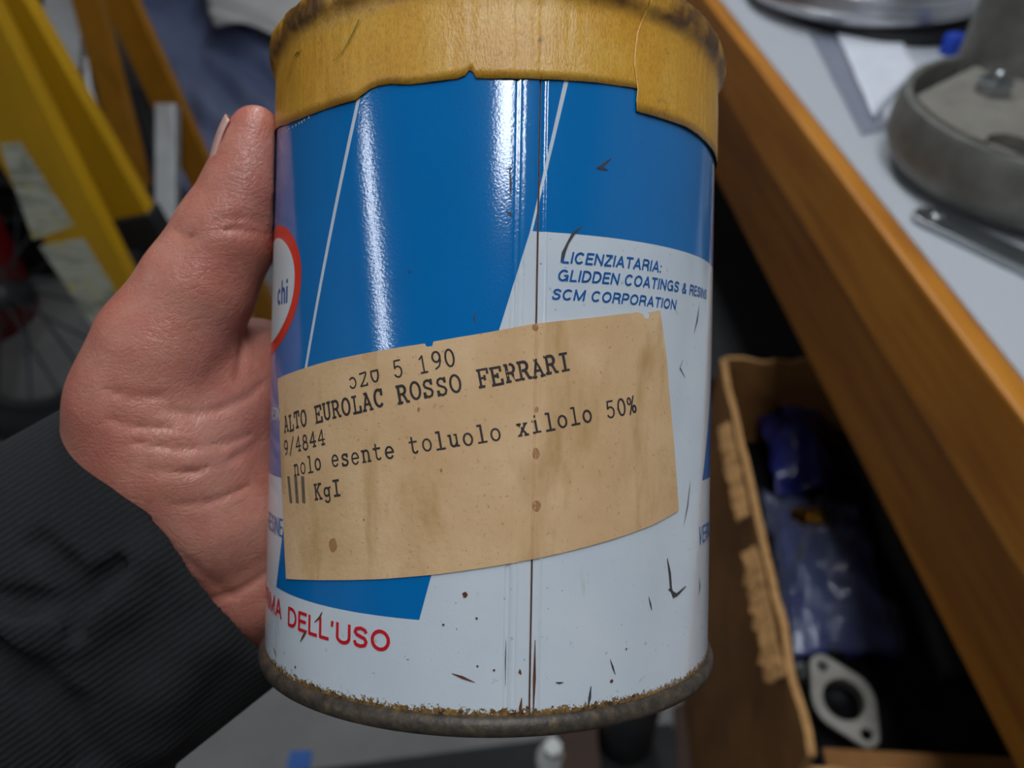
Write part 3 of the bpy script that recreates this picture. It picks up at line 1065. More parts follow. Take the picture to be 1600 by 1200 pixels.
class Field:
    def __init__(self, lo, hi, h):
        self.lo, self.h = np.array(lo, float), h
        n = np.ceil((np.array(hi) - self.lo) / h).astype(int) + 1
        self.x = (self.lo[0] + h * np.arange(n[0], dtype=np.float32))[:, None, None]
        self.y = (self.lo[1] + h * np.arange(n[1], dtype=np.float32))[None, :, None]
        self.z = (self.lo[2] + h * np.arange(n[2], dtype=np.float32))[None, None, :]
        self.n = n
        self.d = np.full(n, 60.0, np.float32)

    def cone(self, a, b, ra, rb):
        a, b = np.asarray(a, float), np.asarray(b, float)
        ba = b - a
        L2 = max(float(ba @ ba), 1e-6)
        px, py, pz = self.x - np.float32(a[0]), self.y - np.float32(a[1]), self.z - np.float32(a[2])
        t = np.clip((px * ba[0] + py * ba[1] + pz * ba[2]) / L2, 0, 1).astype(np.float32)
        return np.sqrt((px - t * ba[0]) ** 2 + (py - t * ba[1]) ** 2 + (pz - t * ba[2]) ** 2).astype(np.float32) - (ra + (rb - ra) * t).astype(np.float32)

    def ell(self, c, A):
        """ellipsoid: A = 3x3 matrix whose rows map offset to unit sphere"""
        c = np.asarray(c, float)
        px, py, pz = self.x - c[0], self.y - c[1], self.z - c[2]
        q = 0
        for r in A:
            q = q + (px * r[0] + py * r[1] + pz * r[2]) ** 2
        s = 1 / np.max(np.linalg.norm(A, axis=1))
        return ((np.sqrt(q) - 1) * s * 1.2).astype(np.float32)

    def add(self, d, k):
        h = np.clip(0.5 + 0.5 * (self.d - d) / k, 0, 1)
        self.d = (self.d * (1 - h) + d * h - k * h * (1 - h)).astype(np.float32)

    def sub(self, d, k):
        h = np.clip(0.5 - 0.5 * (self.d + d) / k, 0, 1)
        self.d = (self.d * (1 - h) - d * h + k * h * (1 - h)).astype(np.float32)

    def chain(self, P, k):
        for (a, ra), (b, rb) in zip(P, P[1:]):
            self.add(self.cone(a, b, ra, rb), k)

    def mesh(self):
        g = openvdb.FloatGrid(60.0)
        g.copyFromArray(np.ascontiguousarray(self.d))
        p, q = g.convertToQuads(isovalue=0.0)
        return p * self.h + self.lo, q


# can axis in the camera-mm frame
cmid = cm(769.5, 600, D0 * 1000)
cax = np.array([ax.dot(RT), ax.dot(UP), ax.dot(FW)])
cxx = np.array([cx_.dot(RT), cx_.dot(UP), cx_.dot(FW)])
cyy = np.array([cy_.dot(RT), cy_.dot(UP), cy_.dot(FW)])
RM = R * 1000


def cyl(tdeg, rad, hgt):
    t = math.radians(tdeg)
    return cmid + cxx * (rad * math.sin(t)) - cyy * (rad * math.cos(t)) + cax * hgt


H = Field((-118, -82, 140), (66, 72, 266), 0.8)
thumb = [(cm(399, 203, 174), 5.3), (cm(393, 250, 175), 6.4), (cm(384, 300, 176), 8.0), (cm(354, 366, 177), 10.2), (cm(308, 452, 178), 11.7), (cm(259, 545, 180), 14.4), (cm(232, 632, 183), 15.4)]
H.chain(thumb, 5)
H.add(H.cone(cm(349, 281, 174.5), cm(352, 286, 171), 3.6, 3.2), 3)
# thenar and wrist
H.chain([(cm(232, 632, 183), 15.2), (cm(275, 720, 186), 17.5), (cm(330, 800, 190), 16.5), (cm(370, 900, 196), 12.0)], 7)
H.chain([(cm(250, 640, 185), 16), (cm(215, 760, 195), 19), (cm(120, 900, 198), 20)], 8)
H.chain([(cm(330, 800, 192), 15), (cm(215, 900, 200), 20), (cm(90, 990, 198), 21)], 8)
H.chain([(cm(300, 700, 186), 16), (cm(345, 640, 190), 13), (cm(372, 590, 196), 10)], 7)
# palm, metacarpals and fingers behind the can
hts = [4, -13, -30, -45]
rads = [8.6, 9.0, 8.6, 7.6]
wrist = cm(255, 830, 202)
kn = []
for i, (hh_, rr) in enumerate(zip(hts, rads)):
    k0 = cyl(-128, RM + 10.5, hh_ - 2)
    kn.append(k0)
    H.chain([(wrist + np.array([0, 8 - 6 * i, 0]), 14), (cyl(-100, RM + 12, hh_ - 6), 11.5), (k0, rr + 2.6)], 8)
    span = [1.0, 1.08, 1.02, 0.86][i]
    a0 = -128
    ang = [a0, a0 - 42 * span, a0 - 70 * span, a0 - 92 * span]
    P = [(k0, rr + 2.2), (cyl(ang[1], RM + rr * 0.93, hh_), rr), (cyl(ang[2], RM + rr * 0.85, hh_ + 0.5), rr * 0.92), (cyl(ang[3], RM + rr * 0.74, hh_ + 1), rr * 0.8)]
    fine = [P[0]]
    for (a, ra), (b, rb), (s0, s1) in zip(P, P[1:], zip(ang, ang[1:])):
        for q in (0.5, 1.0):
            r_ = ra + (rb - ra) * q
            dist = RM + r_ * 0.9
            fine.append((cyl(s0 + (s1 - s0) * q, dist, hh_ + 0.5 * q), r_))
    H.chain(fine, 1.6 if i else 2.5)
# web between thumb and index
H.chain([(cm(345, 590, 188), 10), (cm(400, 560, 204), 8.5), (kn[0], 9)], 6)
# heel of the hand, lower right
H.chain([(cm(330, 860, 200), 14), (cm(392, 940, 204), 11), (cyl(-118, RM + 10, -50), 9)], 6)
# creases
def on_hand(px, py):
    d = cm(px, py, 1.0)
    for q in np.arange(145, 230, 0.4):
        ijk = np.round((d * q - H.lo) / H.h).astype(int)
        if np.all(ijk >= 0) and np.all(ijk < H.n) and H.d[tuple(ijk)] < 0:
            return d * q
    return d * 180
CREASES = [([(262, 640), (300, 648), (345, 640), (390, 620), (412, 598)], 0.62), ([(205, 690), (280, 702), (350, 695), (392, 678)], 0.45), ([(235, 735), (300, 738), (370, 715), (405, 690)], 0.45),
           ([(265, 790), (330, 785), (390, 758)], 0.4), ([(322, 938), (360, 930), (392, 915), (420, 893)], 1.1), ([(352, 925), (300, 884), (255, 842)], 0.5), ([(274, 361), (285, 368), (304, 372)], 0.6),
           ([(335, 346), (370, 340), (408, 346)], 0.35), ([(330, 362), (370, 358), (410, 366)], 0.35), ([(386, 488), (379, 540), (371, 592)], 0.7), ([(170, 655), (215, 668), (265, 668)], 0.4), ([(165, 610), (215, 622), (262, 618)], 0.35)]
cre = [([on_hand(*p) for p in pl_], r) for pl_, r in CREASES]
for pl_, r in cre:
    n_ = len(pl_) - 1
    for i in range(n_):
        H.sub(H.cone(pl_[i], pl_[i + 1], r * (0.1 if i == 0 else 0.36), r * (0.1 if i == n_ - 1 else 0.36)), 1.5)
# the nail bed is a shallow step on the outer side of the thumb tip
# keep clear of the can
pxx, pyy, pzz = H.x - cmid[0], H.y - cmid[1], H.z - cmid[2]
al = pxx * cax[0] + pyy * cax[1] + pzz * cax[2]
rr_ = np.sqrt(np.maximum(pxx ** 2 + pyy ** 2 + pzz ** 2 - al ** 2, 0)).astype(np.float32)
H.d = np.maximum(H.d, (RM + 0.25) - rr_)
Pm, Q = H.mesh()

hand_base = Vector(mm_to_world(cm(230, 800, 195)))
person = empty('person', mw=Matrix.Translation(hand_base))
tag(person, "left hand in a black knit sleeve gripping the paint can, thumb up", 'person')
inv = np.array(hand_base)


def from_mm(name, P, faces, m, parent, smooth=True):
    Wd = mm_to_world(np.asarray(P, float)) - inv
    me = bpy.data.meshes.new('m')
    me.from_pydata(Wd.tolist(), [], [tuple(int(i) for i in q) for q in faces])
    me.update()
    return link(name, me, m, parent, smooth)


hand = from_mm('hand', Pm, Q, M['skin'], person)
sm = hand.modifiers.new('relax', 'SMOOTH')
sm.factor = 0.5
sm.iterations = 6

# thumbnail: curved plate on the outer (left) side of the thumb tip
nd = cm(394, 188, 174) - cm(381, 272, 175.5)
axis0 = cm(381, 272, 175.5), cm(394, 188, 174)
nd /= np.linalg.norm(nd)
outn = np.array([-0.96, 0.10, 0.02])
outn = outn - nd * (outn @ nd)
outn /= np.linalg.norm(outn)
sidev = np.cross(nd, outn)
NV, NF = [], []
A_, B_ = 17, 15
for i in range(A_):
    s = i / (A_ - 1)
    for j in range(B_):
        g = (j - (B_ - 1) / 2) / ((B_ - 1) / 2)
        a = math.radians(56 * g)
        c = axis0[0] + (axis0[1] - axis0[0]) * (s * (1 - 0.12 * g * g) + 0.08 * g * g * (1 - s))
        rad = 7.5 - 1.2 * s - 0.9 * s ** 4
        NV.append(c + outn * (rad * math.cos(a)) + sidev * (rad * math.sin(a)))
for i in range(A_ - 1):
    for j in range(B_ - 1):
        k = i * B_ + j
        NF.append((k, k + 1, k + B_ + 1, k + B_))
nail = from_mm('thumbnail', NV, NF, M['nail'], person)
nail['label'] = 'short pale thumbnail'
so = nail.modifiers.new('thickness', 'SOLIDIFY')
so.thickness = 0.0005
so.offset = 0

# sleeve: hollow cuff and folded forearm sleeve
V = Field((-150, -112, 128), (-38, 6, 246), 0.8)
c0 = cm(262, 838, 194)
edge = cm(437, 1086, 194) - cm(118, 632, 190)
edge /= np.linalg.norm(edge)
fore = np.array([-0.80, -0.56, -0.12])
fore = fore - edge * (fore @ edge)
fore /= np.linalg.norm(fore)
dep = np.cross(edge, fore)
if dep[2] < 0: dep = -dep


def flat_cone(Fd, a, b, ha, hb, da, db):
    """tapered tube with elliptical section: half-width along 'edge', half-depth along 'dep'"""
    px, py, pz = Fd.x - a[0], Fd.y - a[1], Fd.z - a[2]
    L = np.linalg.norm(b - a)
    d = (b - a) / L
    t = np.clip((px * d[0] + py * d[1] + pz * d[2]) / L, 0, 1)
    qx, qy, qz = px - t * L * d[0], py - t * L * d[1], pz - t * L * d[2]
    e = (qx * edge[0] + qy * edge[1] + qz * edge[2]) / (ha + (hb - ha) * t)
    g = (qx * dep[0] + qy * dep[1] + qz * dep[2]) / (da + (db - da) * t)
    s = (qx * fore[0] + qy * fore[1] + qz * fore[2]) / 10.0
    return ((np.sqrt(e * e + g * g + s * s) - 1) * np.minimum(ha, da)).astype(np.float32)


ce = c0 + edge * 3.0
V.add(flat_cone(V, ce - fore * 4, ce + fore * 46, 42, 45, 29, 31), 2)
V.add(flat_cone(V, ce + fore * 34, ce + fore * 110, 46, 50, 33, 38), 5)
# folds
def fold(P, r, k=4):
    for a, b in zip(P, P[1:]):
        V.sub(V.cone(a, b, r, r), k)
def ridge(P, r, k=5):
    for a, b in zip(P, P[1:]):
        V.add(V.cone(a, b, r, r), k)
def on_front(px, py):
    # point on the sleeve surface seen at this pixel
    d = cm(px, py, 1.0)
    for s in np.arange(135, 235, 0.8):
        p = d * s
        ijk = np.round((p - V.lo) / V.h).astype(int)
        if np.all(ijk >= 0) and np.all(ijk < V.n) and V.d[tuple(ijk)] < 0:
            return p
    return d * 175
F1 = [on_front(*p) for p in ((188, 885), (160, 910), (110, 940), (40, 945), (-20, 930))]
F2 = [on_front(*p) for p in ((60, 850), (100, 890), (130, 935), (120, 985))]
F3 = [on_front(*p) for p in ((-10, 1010), (60, 1060), (110, 1110), (130, 1190))]
R1 = [on_front(*p) for p in ((215, 880), (175, 935), (110, 975), (30, 985), (-30, 975))]
R2 = [on_front(*p) for p in ((20, 880), (75, 930), (95, 980))]
ridge([p + np.array([0, 0, 3.5]) for p in R1], 5)
fold(F1, 1.6)
fold(F2, 1.6)
fold(F3, 2.0)
ridge([p + np.array([0, 0, 4]) for p in [on_front(*q) for q in ((300, 1010), (240, 1080), (230, 1150))]], 6)
# opening: hollow the cuff end
V.sub(flat_cone(V, ce - fore * 24, ce - fore * 4, 40.0, 38.5, 27.0, 25.5), 0.8)
Pv, Qv = V.mesh()
# sleeve object frame: X along the forearm, Y along the cuff edge, Z depth
fw_, ed_, dp_ = [Vector((RT * float(q[0]) + UP * float(q[1]) + FW * float(q[2]))).normalized() for q in (fore, edge, dep)]
rot = Matrix((fw_, ed_, fw_.cross(ed_))).transposed()
Wv = mm_to_world(Pv)
loc = Vector(mm_to_world(c0))
Lv = (Wv - np.array(loc)) @ np.array(rot)
split = 0.047
me_all = Lv
cx = np.array([Lv[q][:, 0].mean() for q in Qv])


def sub_mesh(mask):
    q = Qv[mask]
    ids, invd = np.unique(q, return_inverse=True)
    me = bpy.data.meshes.new('m')
    me.from_pydata(Lv[ids].tolist(), [], invd.reshape(-1, 4).tolist())
    me.update()
    return me


mwl = Matrix.Translation(loc - hand_base) @ rot.to_4x4()
sl = link('sleeve', sub_mesh(cx > split), M['fleece'], person, True)
sl.matrix_local = mwl
sl['label'] = 'black fleece sleeve with folds'
cf = link('ribbed_cuff', sub_mesh(cx <= split), M['knit'], person, True)
cf.matrix_local = mwl
cf['label'] = 'black rib knit cuff'
for o in (sl, cf):
    s = o.modifiers.new('relax', 'SMOOTH')
    s.factor = 0.5
    s.iterations = 2

# ------------------------------------------------------------------ workbench
ZB = 0.92
YAW = math.radians(2.9)
p0 = on_plane(1313, 275, 2, ZB)
bench = empty('workbench', (p0.x, p0.y, 0), YAW)
tag(bench, 'wooden workbench with grey laminate top and varnished front edge', 'workbench')
Y0, Y1 = -1.6, 1.9
TH = 0.088
box('worktop', 0.022, 0.72, Y0, Y1, ZB - TH, ZB, M['laminate'], bench)
box('edge_strip', 0.0, 0.022, Y0, Y1, ZB - TH, ZB - 0.0005, M['wood'], bench, 0.003)
box('apron', 0.03, 0.055, Y0 + 0.05, Y1 - 0.05, 0.675, ZB - TH, M['wood'], bench, 0.002)
for yy in (Y0 + 0.08, Y1 - 0.16):
    for xx in (0.06, 0.62):
        box('leg', xx, xx + 0.08, yy, yy + 0.08, 0, ZB - TH, M['wood'], bench, 0.003)
box('lower_rail', 0.66, 0.69, Y0 + 0.1, Y1 - 0.1, 0.10, 0.2, M['wood'], bench)

# round aluminium pan at the far end of the bench
pc = on_plane(1392, 47, 2, ZB + 0.02)
prof = [(0.0005, 0.0), (0.165, 0.0), (0.172, 0.004), (0.176, 0.012), (0.176, 0.016), (0.172, 0.019), (0.172, 0.026), (0.176, 0.03), (0.176, 0.04), (0.170, 0.046), (0.160, 0.05), (0.155, 0.045), (0.15, 0.03), (0.0005, 0.03)]
pan = link('round_pan', lathe_mesh(prof, 96, True, True), M['alu'], None, True)
pan.location = (pc.x + 0.02, pc.y + 0.176, ZB + 0.016)
pan.data.set_sharp_from_angle(angle=math.radians(35))
tag(pan, 'round stepped aluminium pan at the far end of the bench', 'pan')
tr = link('dark_patch_disc', lathe_mesh([(0.0005, 0), (0.155, 0), (0.16, 0.004), (0.155, 0.0155), (0.0005, 0.0155)], 64, True, True), M['dark'], None)  # dark disc added to fill the black patch beside the pan
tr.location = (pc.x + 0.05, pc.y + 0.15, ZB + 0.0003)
tag(tr, 'black disc added for the dark patch under the aluminium pan', 'mat')

# cast metal part
RC = 0.153
cast = empty('cast_bracket', (0.533, 0.733, ZB + 0.0085))
tag(cast, 'grey cast metal housing with round cup, flange plate and tube on the bench', 'metal part')
HC = 0.064
prof = [(0.0005, 0.0), (RC - 0.012, 0.0), (RC - 0.004, 0.006), (RC + 0.003, 0.022), (RC + 0.001, HC - 0.012), (RC - 0.003, HC - 0.001), (RC - 0.006, HC), (RC - 0.010, HC - 0.001), (RC - 0.012, HC - 0.006), (RC - 0.014, 0.02), (RC - 0.03, 0.010), (0.0005, 0.008)]
link('cup', lathe_mesh(prof, 96, True, True), M['cast'], cast, True).data.set_sharp_from_angle(angle=math.radians(45))
# flat plate covering the front of the cup, open towards the left rear
loop = []
for k in range(0, 33):
    a = math.radians(171 + (395 - 171) * k / 32)
    loop.append(((RC - 0.0095) * math.cos(a), (RC - 0.0095) * math.sin(a)))
loop += [(0.04, 0.115), (-0.05, 0.10)]
pl = link('flange_plate', prism_mesh(loop, [circle(-0.100, -0.083, 0.02, 20)], 0.012), M['castlight'], cast, bevel=0.002)
pl.location = (0, 0, HC - 0.009)
nut = link('nut', lathe_mesh([(0.0005, 0), (0.0165, 0), (0.018, 0.002), (0.018, 0.010), (0.015, 0.013), (0.0005, 0.013)], 6, True, True), M['steel'], cast)
nut.location = (-0.066, 0.030, HC + 0.0032)
link('stud', lathe_mesh([(0.0005, 0), (0.008, 0), (0.008, 0.020), (0.0065, 0.022), (0.0005, 0.022)], 20, True, True), M['steel'], nut)
tb = link('neck_tube', tube_mesh([(0.012, 0.118, 0.012), (0.012, 0.118, 0.10), (0.014, 0.122, 0.32)], [0.068, 0.066, 0.062], 48), M['cast'], cast, True)
tb.data.set_sharp_from_angle(angle=math.radians(50))
# blue cap
bp = on_plane(1484, 84, 2, ZB)
cap = link('blue_cap', lathe_mesh([(0.0005, 0), (0.014, 0), (0.0145, 0.003), (0.0135, 0.022), (0.011, 0.025), (0.0005, 0.025)], 24, True, True), M['bluecap'], None, True)
cap.location = (bp.x, bp.y, ZB + 0.0002)
cap.data.set_sharp_from_angle(angle=math.radians(40))
tag(cap, 'small blue plastic cap behind the cast metal tube', 'cap')
# paper slip in a clear bag
def bench_patch(name, quad, m, z0, nx=10, ny=10, amp=0.002, seed=0.0, thick=0.0004):
    c = [on_plane(px, py, 2, ZB) for px, py in quad]
    org = sum(c, Vector()) / 4
    v, f = [], []
    for j in range(ny + 1):
        for i in range(nx + 1):
            a, b = i / nx, j / ny
            p = (c[0] * (1 - a) + c[1] * a) * (1 - b) + (c[3] * (1 - a) + c[2] * a) * b
            v.append((p.x - org.x, p.y - org.y, z0 + amp * (0.5 + 0.5 * noise.noise((p.x * 22, p.y * 22, seed)))))
    for j in range(ny):
        for i in range(nx):
            k = j * (nx + 1) + i
            f.append((k, k + nx + 1, k + nx + 2, k + 1))
    o = link(name, mesh(v, f), m, None, True)
    o.location = (org.x, org.y, ZB)
    s = o.modifiers.new('thickness', 'SOLIDIFY')
    s.thickness = thick
    s.offset = 1
    return o


sl_ = bench_patch('paper_slip', [(1304, 54), (1400, 60), (1432, 110), (1362, 190)], M['slip'], 0.003, amp=0.004)
tag(sl_, 'white printed paper slip lying on the grey bench top', 'paper')
bg = bench_patch('clear_bag', [(1262, 52), (1308, 50), (1392, 205), (1345, 215)], M['bag'], 0.001, amp=0.003, seed=4)
tag(bg, 'clear plastic bag beside the white paper slip', 'bag')
# flat steel lever in front of the cup
la, lb = on_plane(1452, 347, 2, ZB), on_plane(1700, 466, 2, ZB)
dv = (lb - la)
Ll = dv.length
loop = [(0.0, 0.0)]
W_ = 0.0165
loop = [(W_ * math.cos(math.radians(90 + 180 * k / 12)), W_ * math.sin(math.radians(90 + 180 * k / 12))) for k in range(13)] + [(Ll, -W_ * 0.95), (Ll, W_ * 0.95)]
lever = empty('steel_lever', (la.x, la.y, ZB + 0.0002), math.atan2(dv.y, dv.x))
tag(lever, 'flat steel lever with a rounded drilled end in front of the cast part', 'lever')
link('bar', prism_mesh(loop, [circle(0.004, 0.0, 0.0055, 16)], 0.007), M['steel'], lever, bevel=0.002)
rv = link('rivet', lathe_mesh([(0.0005, 0.0), (0.005, 0.0), (0.005, 0.008), (0.0035, 0.010), (0.0005, 0.0105)], 16, True, True), M['alu'], lever, True)
rv.location = (0.004, 0, 0)

# ------------------------------------------------------------------ cardboard box with parts, under the bench
ZX = 0.56
bA, bB = on_plane(1130, 562, 2, ZX), on_plane(1252, 1105, 2, ZX)
bx0 = (bA.x + bB.x) / 2 + 0.005
by0, by1 = bB.y - 0.045, bA.y
bw = 0.36
bd = (bA - bB).normalized()
bo = bB - bd * 0.045
bx0, by0 = bo.x, bo.y
cb = empty('cardboard_box', (bo.x, bo.y, 0), math.atan2(-bd.x, bd.y))
tag(cb, 'open torn cardboard box full of parts beneath the bench edge', 'box')
BL = (bA - bo).length


def wall_sheet(name, a, b, h, seed, thick=0.005, torn=0.012):
    a, b = Vector(a), Vector(b)
    n_ = 30
    v, f = [], []
    for i in range(n_ + 1):
        p = a + (b - a) * (i / n_)
        hh = h + torn * noise.noise((i * 0.35, seed, 0)) - torn * 0.5 * abs(noise.noise((i * 1.3, seed, 2)))
        v += [(p.x, p.y, 0.002), (p.x, p.y, hh * 0.6), (p.x, p.y, hh)]
    for i in range(n_):
        for k in range(2):
            f.append((i * 3 + k, (i + 1) * 3 + k, (i + 1) * 3 + k + 1, i * 3 + k + 1))
    me = mesh(v, f)
    me.materials.append(M['card'])
    me.materials.append(M['cardedge'])
    o = link(name, me, M['card'], cb)
    s = o.modifiers.new('thickness', 'SOLIDIFY')
    s.thickness = thick
    s.offset = 0
    s.material_offset_rim = 1
    return o


wall_sheet('side_panel', (0, 0, 0), (0, BL, 0), ZX, 1.0, 0.008)
wall_sheet('side_panel', (bw, 0, 0), (bw, BL, 0), ZX, 2.0)
wall_sheet('end_panel', (0.004, BL, 0), (bw - 0.003, BL, 0), ZX + 0.004, 3.0)
wall_sheet('end_panel', (0.004, 0, 0), (bw - 0.003, 0, 0), ZX - 0.03, 4.0)
# torn flap strips hanging outside along the rim
def torn(y0, y1, seed, drop):
    v, f = [], []
    n_ = 16
    for i in range(n_ + 1):
        y = y0 + (y1 - y0) * i / n_
        dd = drop * (0.5 + 0.9 * abs(noise.noise((i * 0.5, seed, 1))))
        for q in (0, 0.5, 1):
            v.append((-0.007 - 0.012 * q - 0.004 * noise.noise((i * 0.6, q, seed)), y, ZX - 0.004 - dd * q))
    for i in range(n_):
        for k in range(2):
            f.append((i * 3 + k, i * 3 + k + 1, (i + 1) * 3 + k + 1, (i + 1) * 3 + k))
    o = link('torn_strip', mesh(v, f), M['cardedge'], cb)
    s = o.modifiers.new('thickness', 'SOLIDIFY')
    s.thickness = 0.003
torn(BL * 0.5, BL * 0.78, 3, 0.03)
torn(BL * 0.14, BL * 0.42, 7, 0.035)
fl = box('flap', 0.03, bw - 0.03, 0.008, 0.03, ZX - 0.055, ZX - 0.051, M['card'], cb)
ZI = 0.40
box('inner_tray', 0.006, bw - 0.004, 0.004, BL - 0.004, ZI - 0.004, ZI, M['card'], cb)
box('bottom_panel', 0.0, bw, 0.0, BL, 0.0, 0.004, M['card'], cb)


def crumple(name, quad, z, m, amp, label, cat, seed, nx=26, ny=26, dome=0.02, fr=14, group=None):
    """crumpled sheet whose corner pixels lie on the plane at height z"""
    c = [on_plane(px, py, 2, z) for px, py in quad]
    org = sum(c, Vector()) / 4
    v, f = [], []
    for j in range(ny + 1):
        for i in range(nx + 1):
            a, b = i / nx, j / ny
            p = (c[0] * (1 - a) + c[1] * a) * (1 - b) + (c[3] * (1 - a) + c[2] * a) * b
            q = math.sin(math.pi * a) * math.sin(math.pi * b)
            nz = 1 - 2 * abs(noise.noise((p.x * fr, p.y * fr, seed))) 
            nz2 = noise.noise((p.x * fr * 2.3, p.y * fr * 2.3, seed + 4))
            v.append((p.x - org.x + 0.3 * amp * nz2, p.y - org.y + 0.3 * amp * noise.noise((p.x * fr, p.y * fr, seed + 9)), dome * q + amp * (0.6 * nz + 0.4 * nz2)))
    for j in range(ny):
        for i in range(nx):
            k = j * (nx + 1) + i
            f.append((k, k + nx + 1, k + nx + 2, k + 1))
    o = link(name, mesh(v, f), m, None, True)
    o.location = org
    s = o.modifiers.new('thickness', 'SOLIDIFY')
    s.thickness = 0.0012
    tag(o, label, cat, group)
    return o


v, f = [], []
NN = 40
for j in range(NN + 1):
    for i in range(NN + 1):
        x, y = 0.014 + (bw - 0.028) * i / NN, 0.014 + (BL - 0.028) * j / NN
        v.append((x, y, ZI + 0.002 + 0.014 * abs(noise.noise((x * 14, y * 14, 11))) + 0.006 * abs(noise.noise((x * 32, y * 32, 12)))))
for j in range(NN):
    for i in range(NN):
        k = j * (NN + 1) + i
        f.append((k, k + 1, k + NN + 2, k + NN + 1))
o = link('dark_filler_sheet', mesh(v, f), M['blackfilm'], None, True)  # black sheet added so the box interior turns dark
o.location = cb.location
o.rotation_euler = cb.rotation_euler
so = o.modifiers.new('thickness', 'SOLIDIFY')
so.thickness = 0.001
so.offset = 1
tag(o, 'crumpled black sheet added to darken the bottom of the box', 'liner')
crumple('violet_bag', [(1180, 632), (1275, 640), (1305, 760), (1213, 785)], 0.45, M['violet'], 0.02, 'crumpled violet-blue plastic bag at the far end of the box', 'bag', 1.0, dome=0.04)
crumple('parts_bag', [(1190, 770), (1335, 800), (1420, 1020), (1235, 1030)], 0.44, M['bag'], 0.02, 'clear plastic bag of parts behind the oval flange', 'bag', 2.0, dome=0.04)
crumple('dark_bag', [(1215, 800), (1350, 820), (1405, 1030), (1240, 1030)], 0.41, M['violet'], 0.012, 'dark blue plastic lying under the clear parts bag', 'bag', 5.0, dome=0.015)
bp = on_plane(1262, 812, 2, 0.47)
bf = empty('brass_fitting', bp)
tag(bf, 'small brass pipe fitting among the bags in the box', 'fitting')
bf.rotation_euler = (math.radians(62), 0, math.radians(25))
link('fitting_body', lathe_mesh([(0.0005, -0.02), (0.012, -0.02), (0.012, 0.0), (0.016, 0.002), (0.016, 0.014), (0.012, 0.016), (0.010, 0.03), (0.007, 0.03), (0.007, 0.0), (0.0005, 0.0)], 24, True, True), M['brass'], bf, True).data.set_sharp_from_angle(angle=math.radians(35))
link('hex_nut', lathe_mesh([(0.0125, 0.003), (0.019, 0.003), (0.019, 0.013), (0.0125, 0.013)], 6), M['brass'], bf)
ra, rb = on_plane(1285, 775, 2, 0.485), on_plane(1235, 905, 2, 0.45)
rod = link('steel_rod', tube_mesh([Vector((0, 0, 0)), rb - ra], 0.0045, 12), M['darkgrey'], None, True)
rod.location = ra
tag(rod, 'thin dark steel rod leaning across the brass fitting', 'rod')
fp = on_plane(1316, 1096, 2, 0.432)
fl_ = empty('oval_flange', fp)
fl_.rotation_euler = (math.radians(6), math.radians(8), math.radians(-68))
fl_.scale = (1.12, 1.12, 1.12)
tag(fl_, 'pale grey oval metal flange with a large hole in the box', 'flange')
hole_r, end_r, cc = 0.0205, 0.0125, 0.036
loop = []
for k in range(120):
    t = 2 * math.pi * k / 120
    d = Vector((math.cos(t), math.sin(t)))
    # outline of three joined discs by support sampling
    best = max(((Vector((0, 0)), 0.0315), (Vector((cc, 0)), end_r), (Vector((-cc, 0)), end_r)), key=lambda c: c[0].dot(d) + c[1])
    loop.append(tuple(best[0] + d * best[1]))
loop2 = [loop[0]]
for p in loop[1:]:
    if (Vector(p) - Vector(loop2[-1])).length > 1e-5: loop2.append(p)
link('plate', prism_mesh(loop2, [circle(0, 0, hole_r, 32), circle(cc, 0, 0.0055, 14), circle(-cc, 0, 0.0055, 14)], 0.007), M['castlight'], fl_, bevel=0.001)
link('spigot', lathe_mesh([(hole_r, -0.012), (0.025, -0.012), (0.025, 0.0002), (hole_r, 0.0002), (hole_r, -0.012)], 32), M['castlight'], fl_)
# dark lump of black hose beside the bag
hp = [on_plane(px, py, 2, z) for px, py, z in ((1330, 700, 0.43), (1375, 760, 0.44), (1400, 850, 0.43), (1450, 950, 0.42), (1490, 1060, 0.42))]
hs = link('black_hose', tube_mesh([p - hp[0] for p in hp], 0.018, 14), M['dark'], None, True)
hs.location = hp[0]
tag(hs, 'black rubber hose lying along the box', 'hose')

trk = empty('shade_block_trunk', (0.52, 1.66, 0), YAW)  # dark block put in where the floor lies in bench shadow
tag(trk, 'black trunk-shaped block added as shade past the cardboard box', 'trunk')
box('body', -0.40, 0.36, -0.68, 0.75, 0.0, 0.40, M['dark'], trk, 0.01)
box('lid', -0.41, 0.37, -0.69, 0.76, 0.401, 0.45, M['dark'], trk, 0.012)
for yy in (-0.3, 0.35):
    box('latch', -0.418, -0.4105, yy, yy + 0.06, 0.36, 0.43, M['darkgrey'], trk, 0.002)

# ------------------------------------------------------------------ stepladder on the left
lad = empty('stepladder', on_plane(150, 530, 2, 0.0))
lo_ = lad.location.copy()
tag(lad, 'yellow fibreglass stepladder with worn stickers on the left', 'ladder')


def rel(p): return Vector(p) - lo_


def extend(a, b, za, zb_):
    d = b - a
    return a + d * ((za - a.z) / d.z), a + d * ((zb_ - a.z) / d.z)


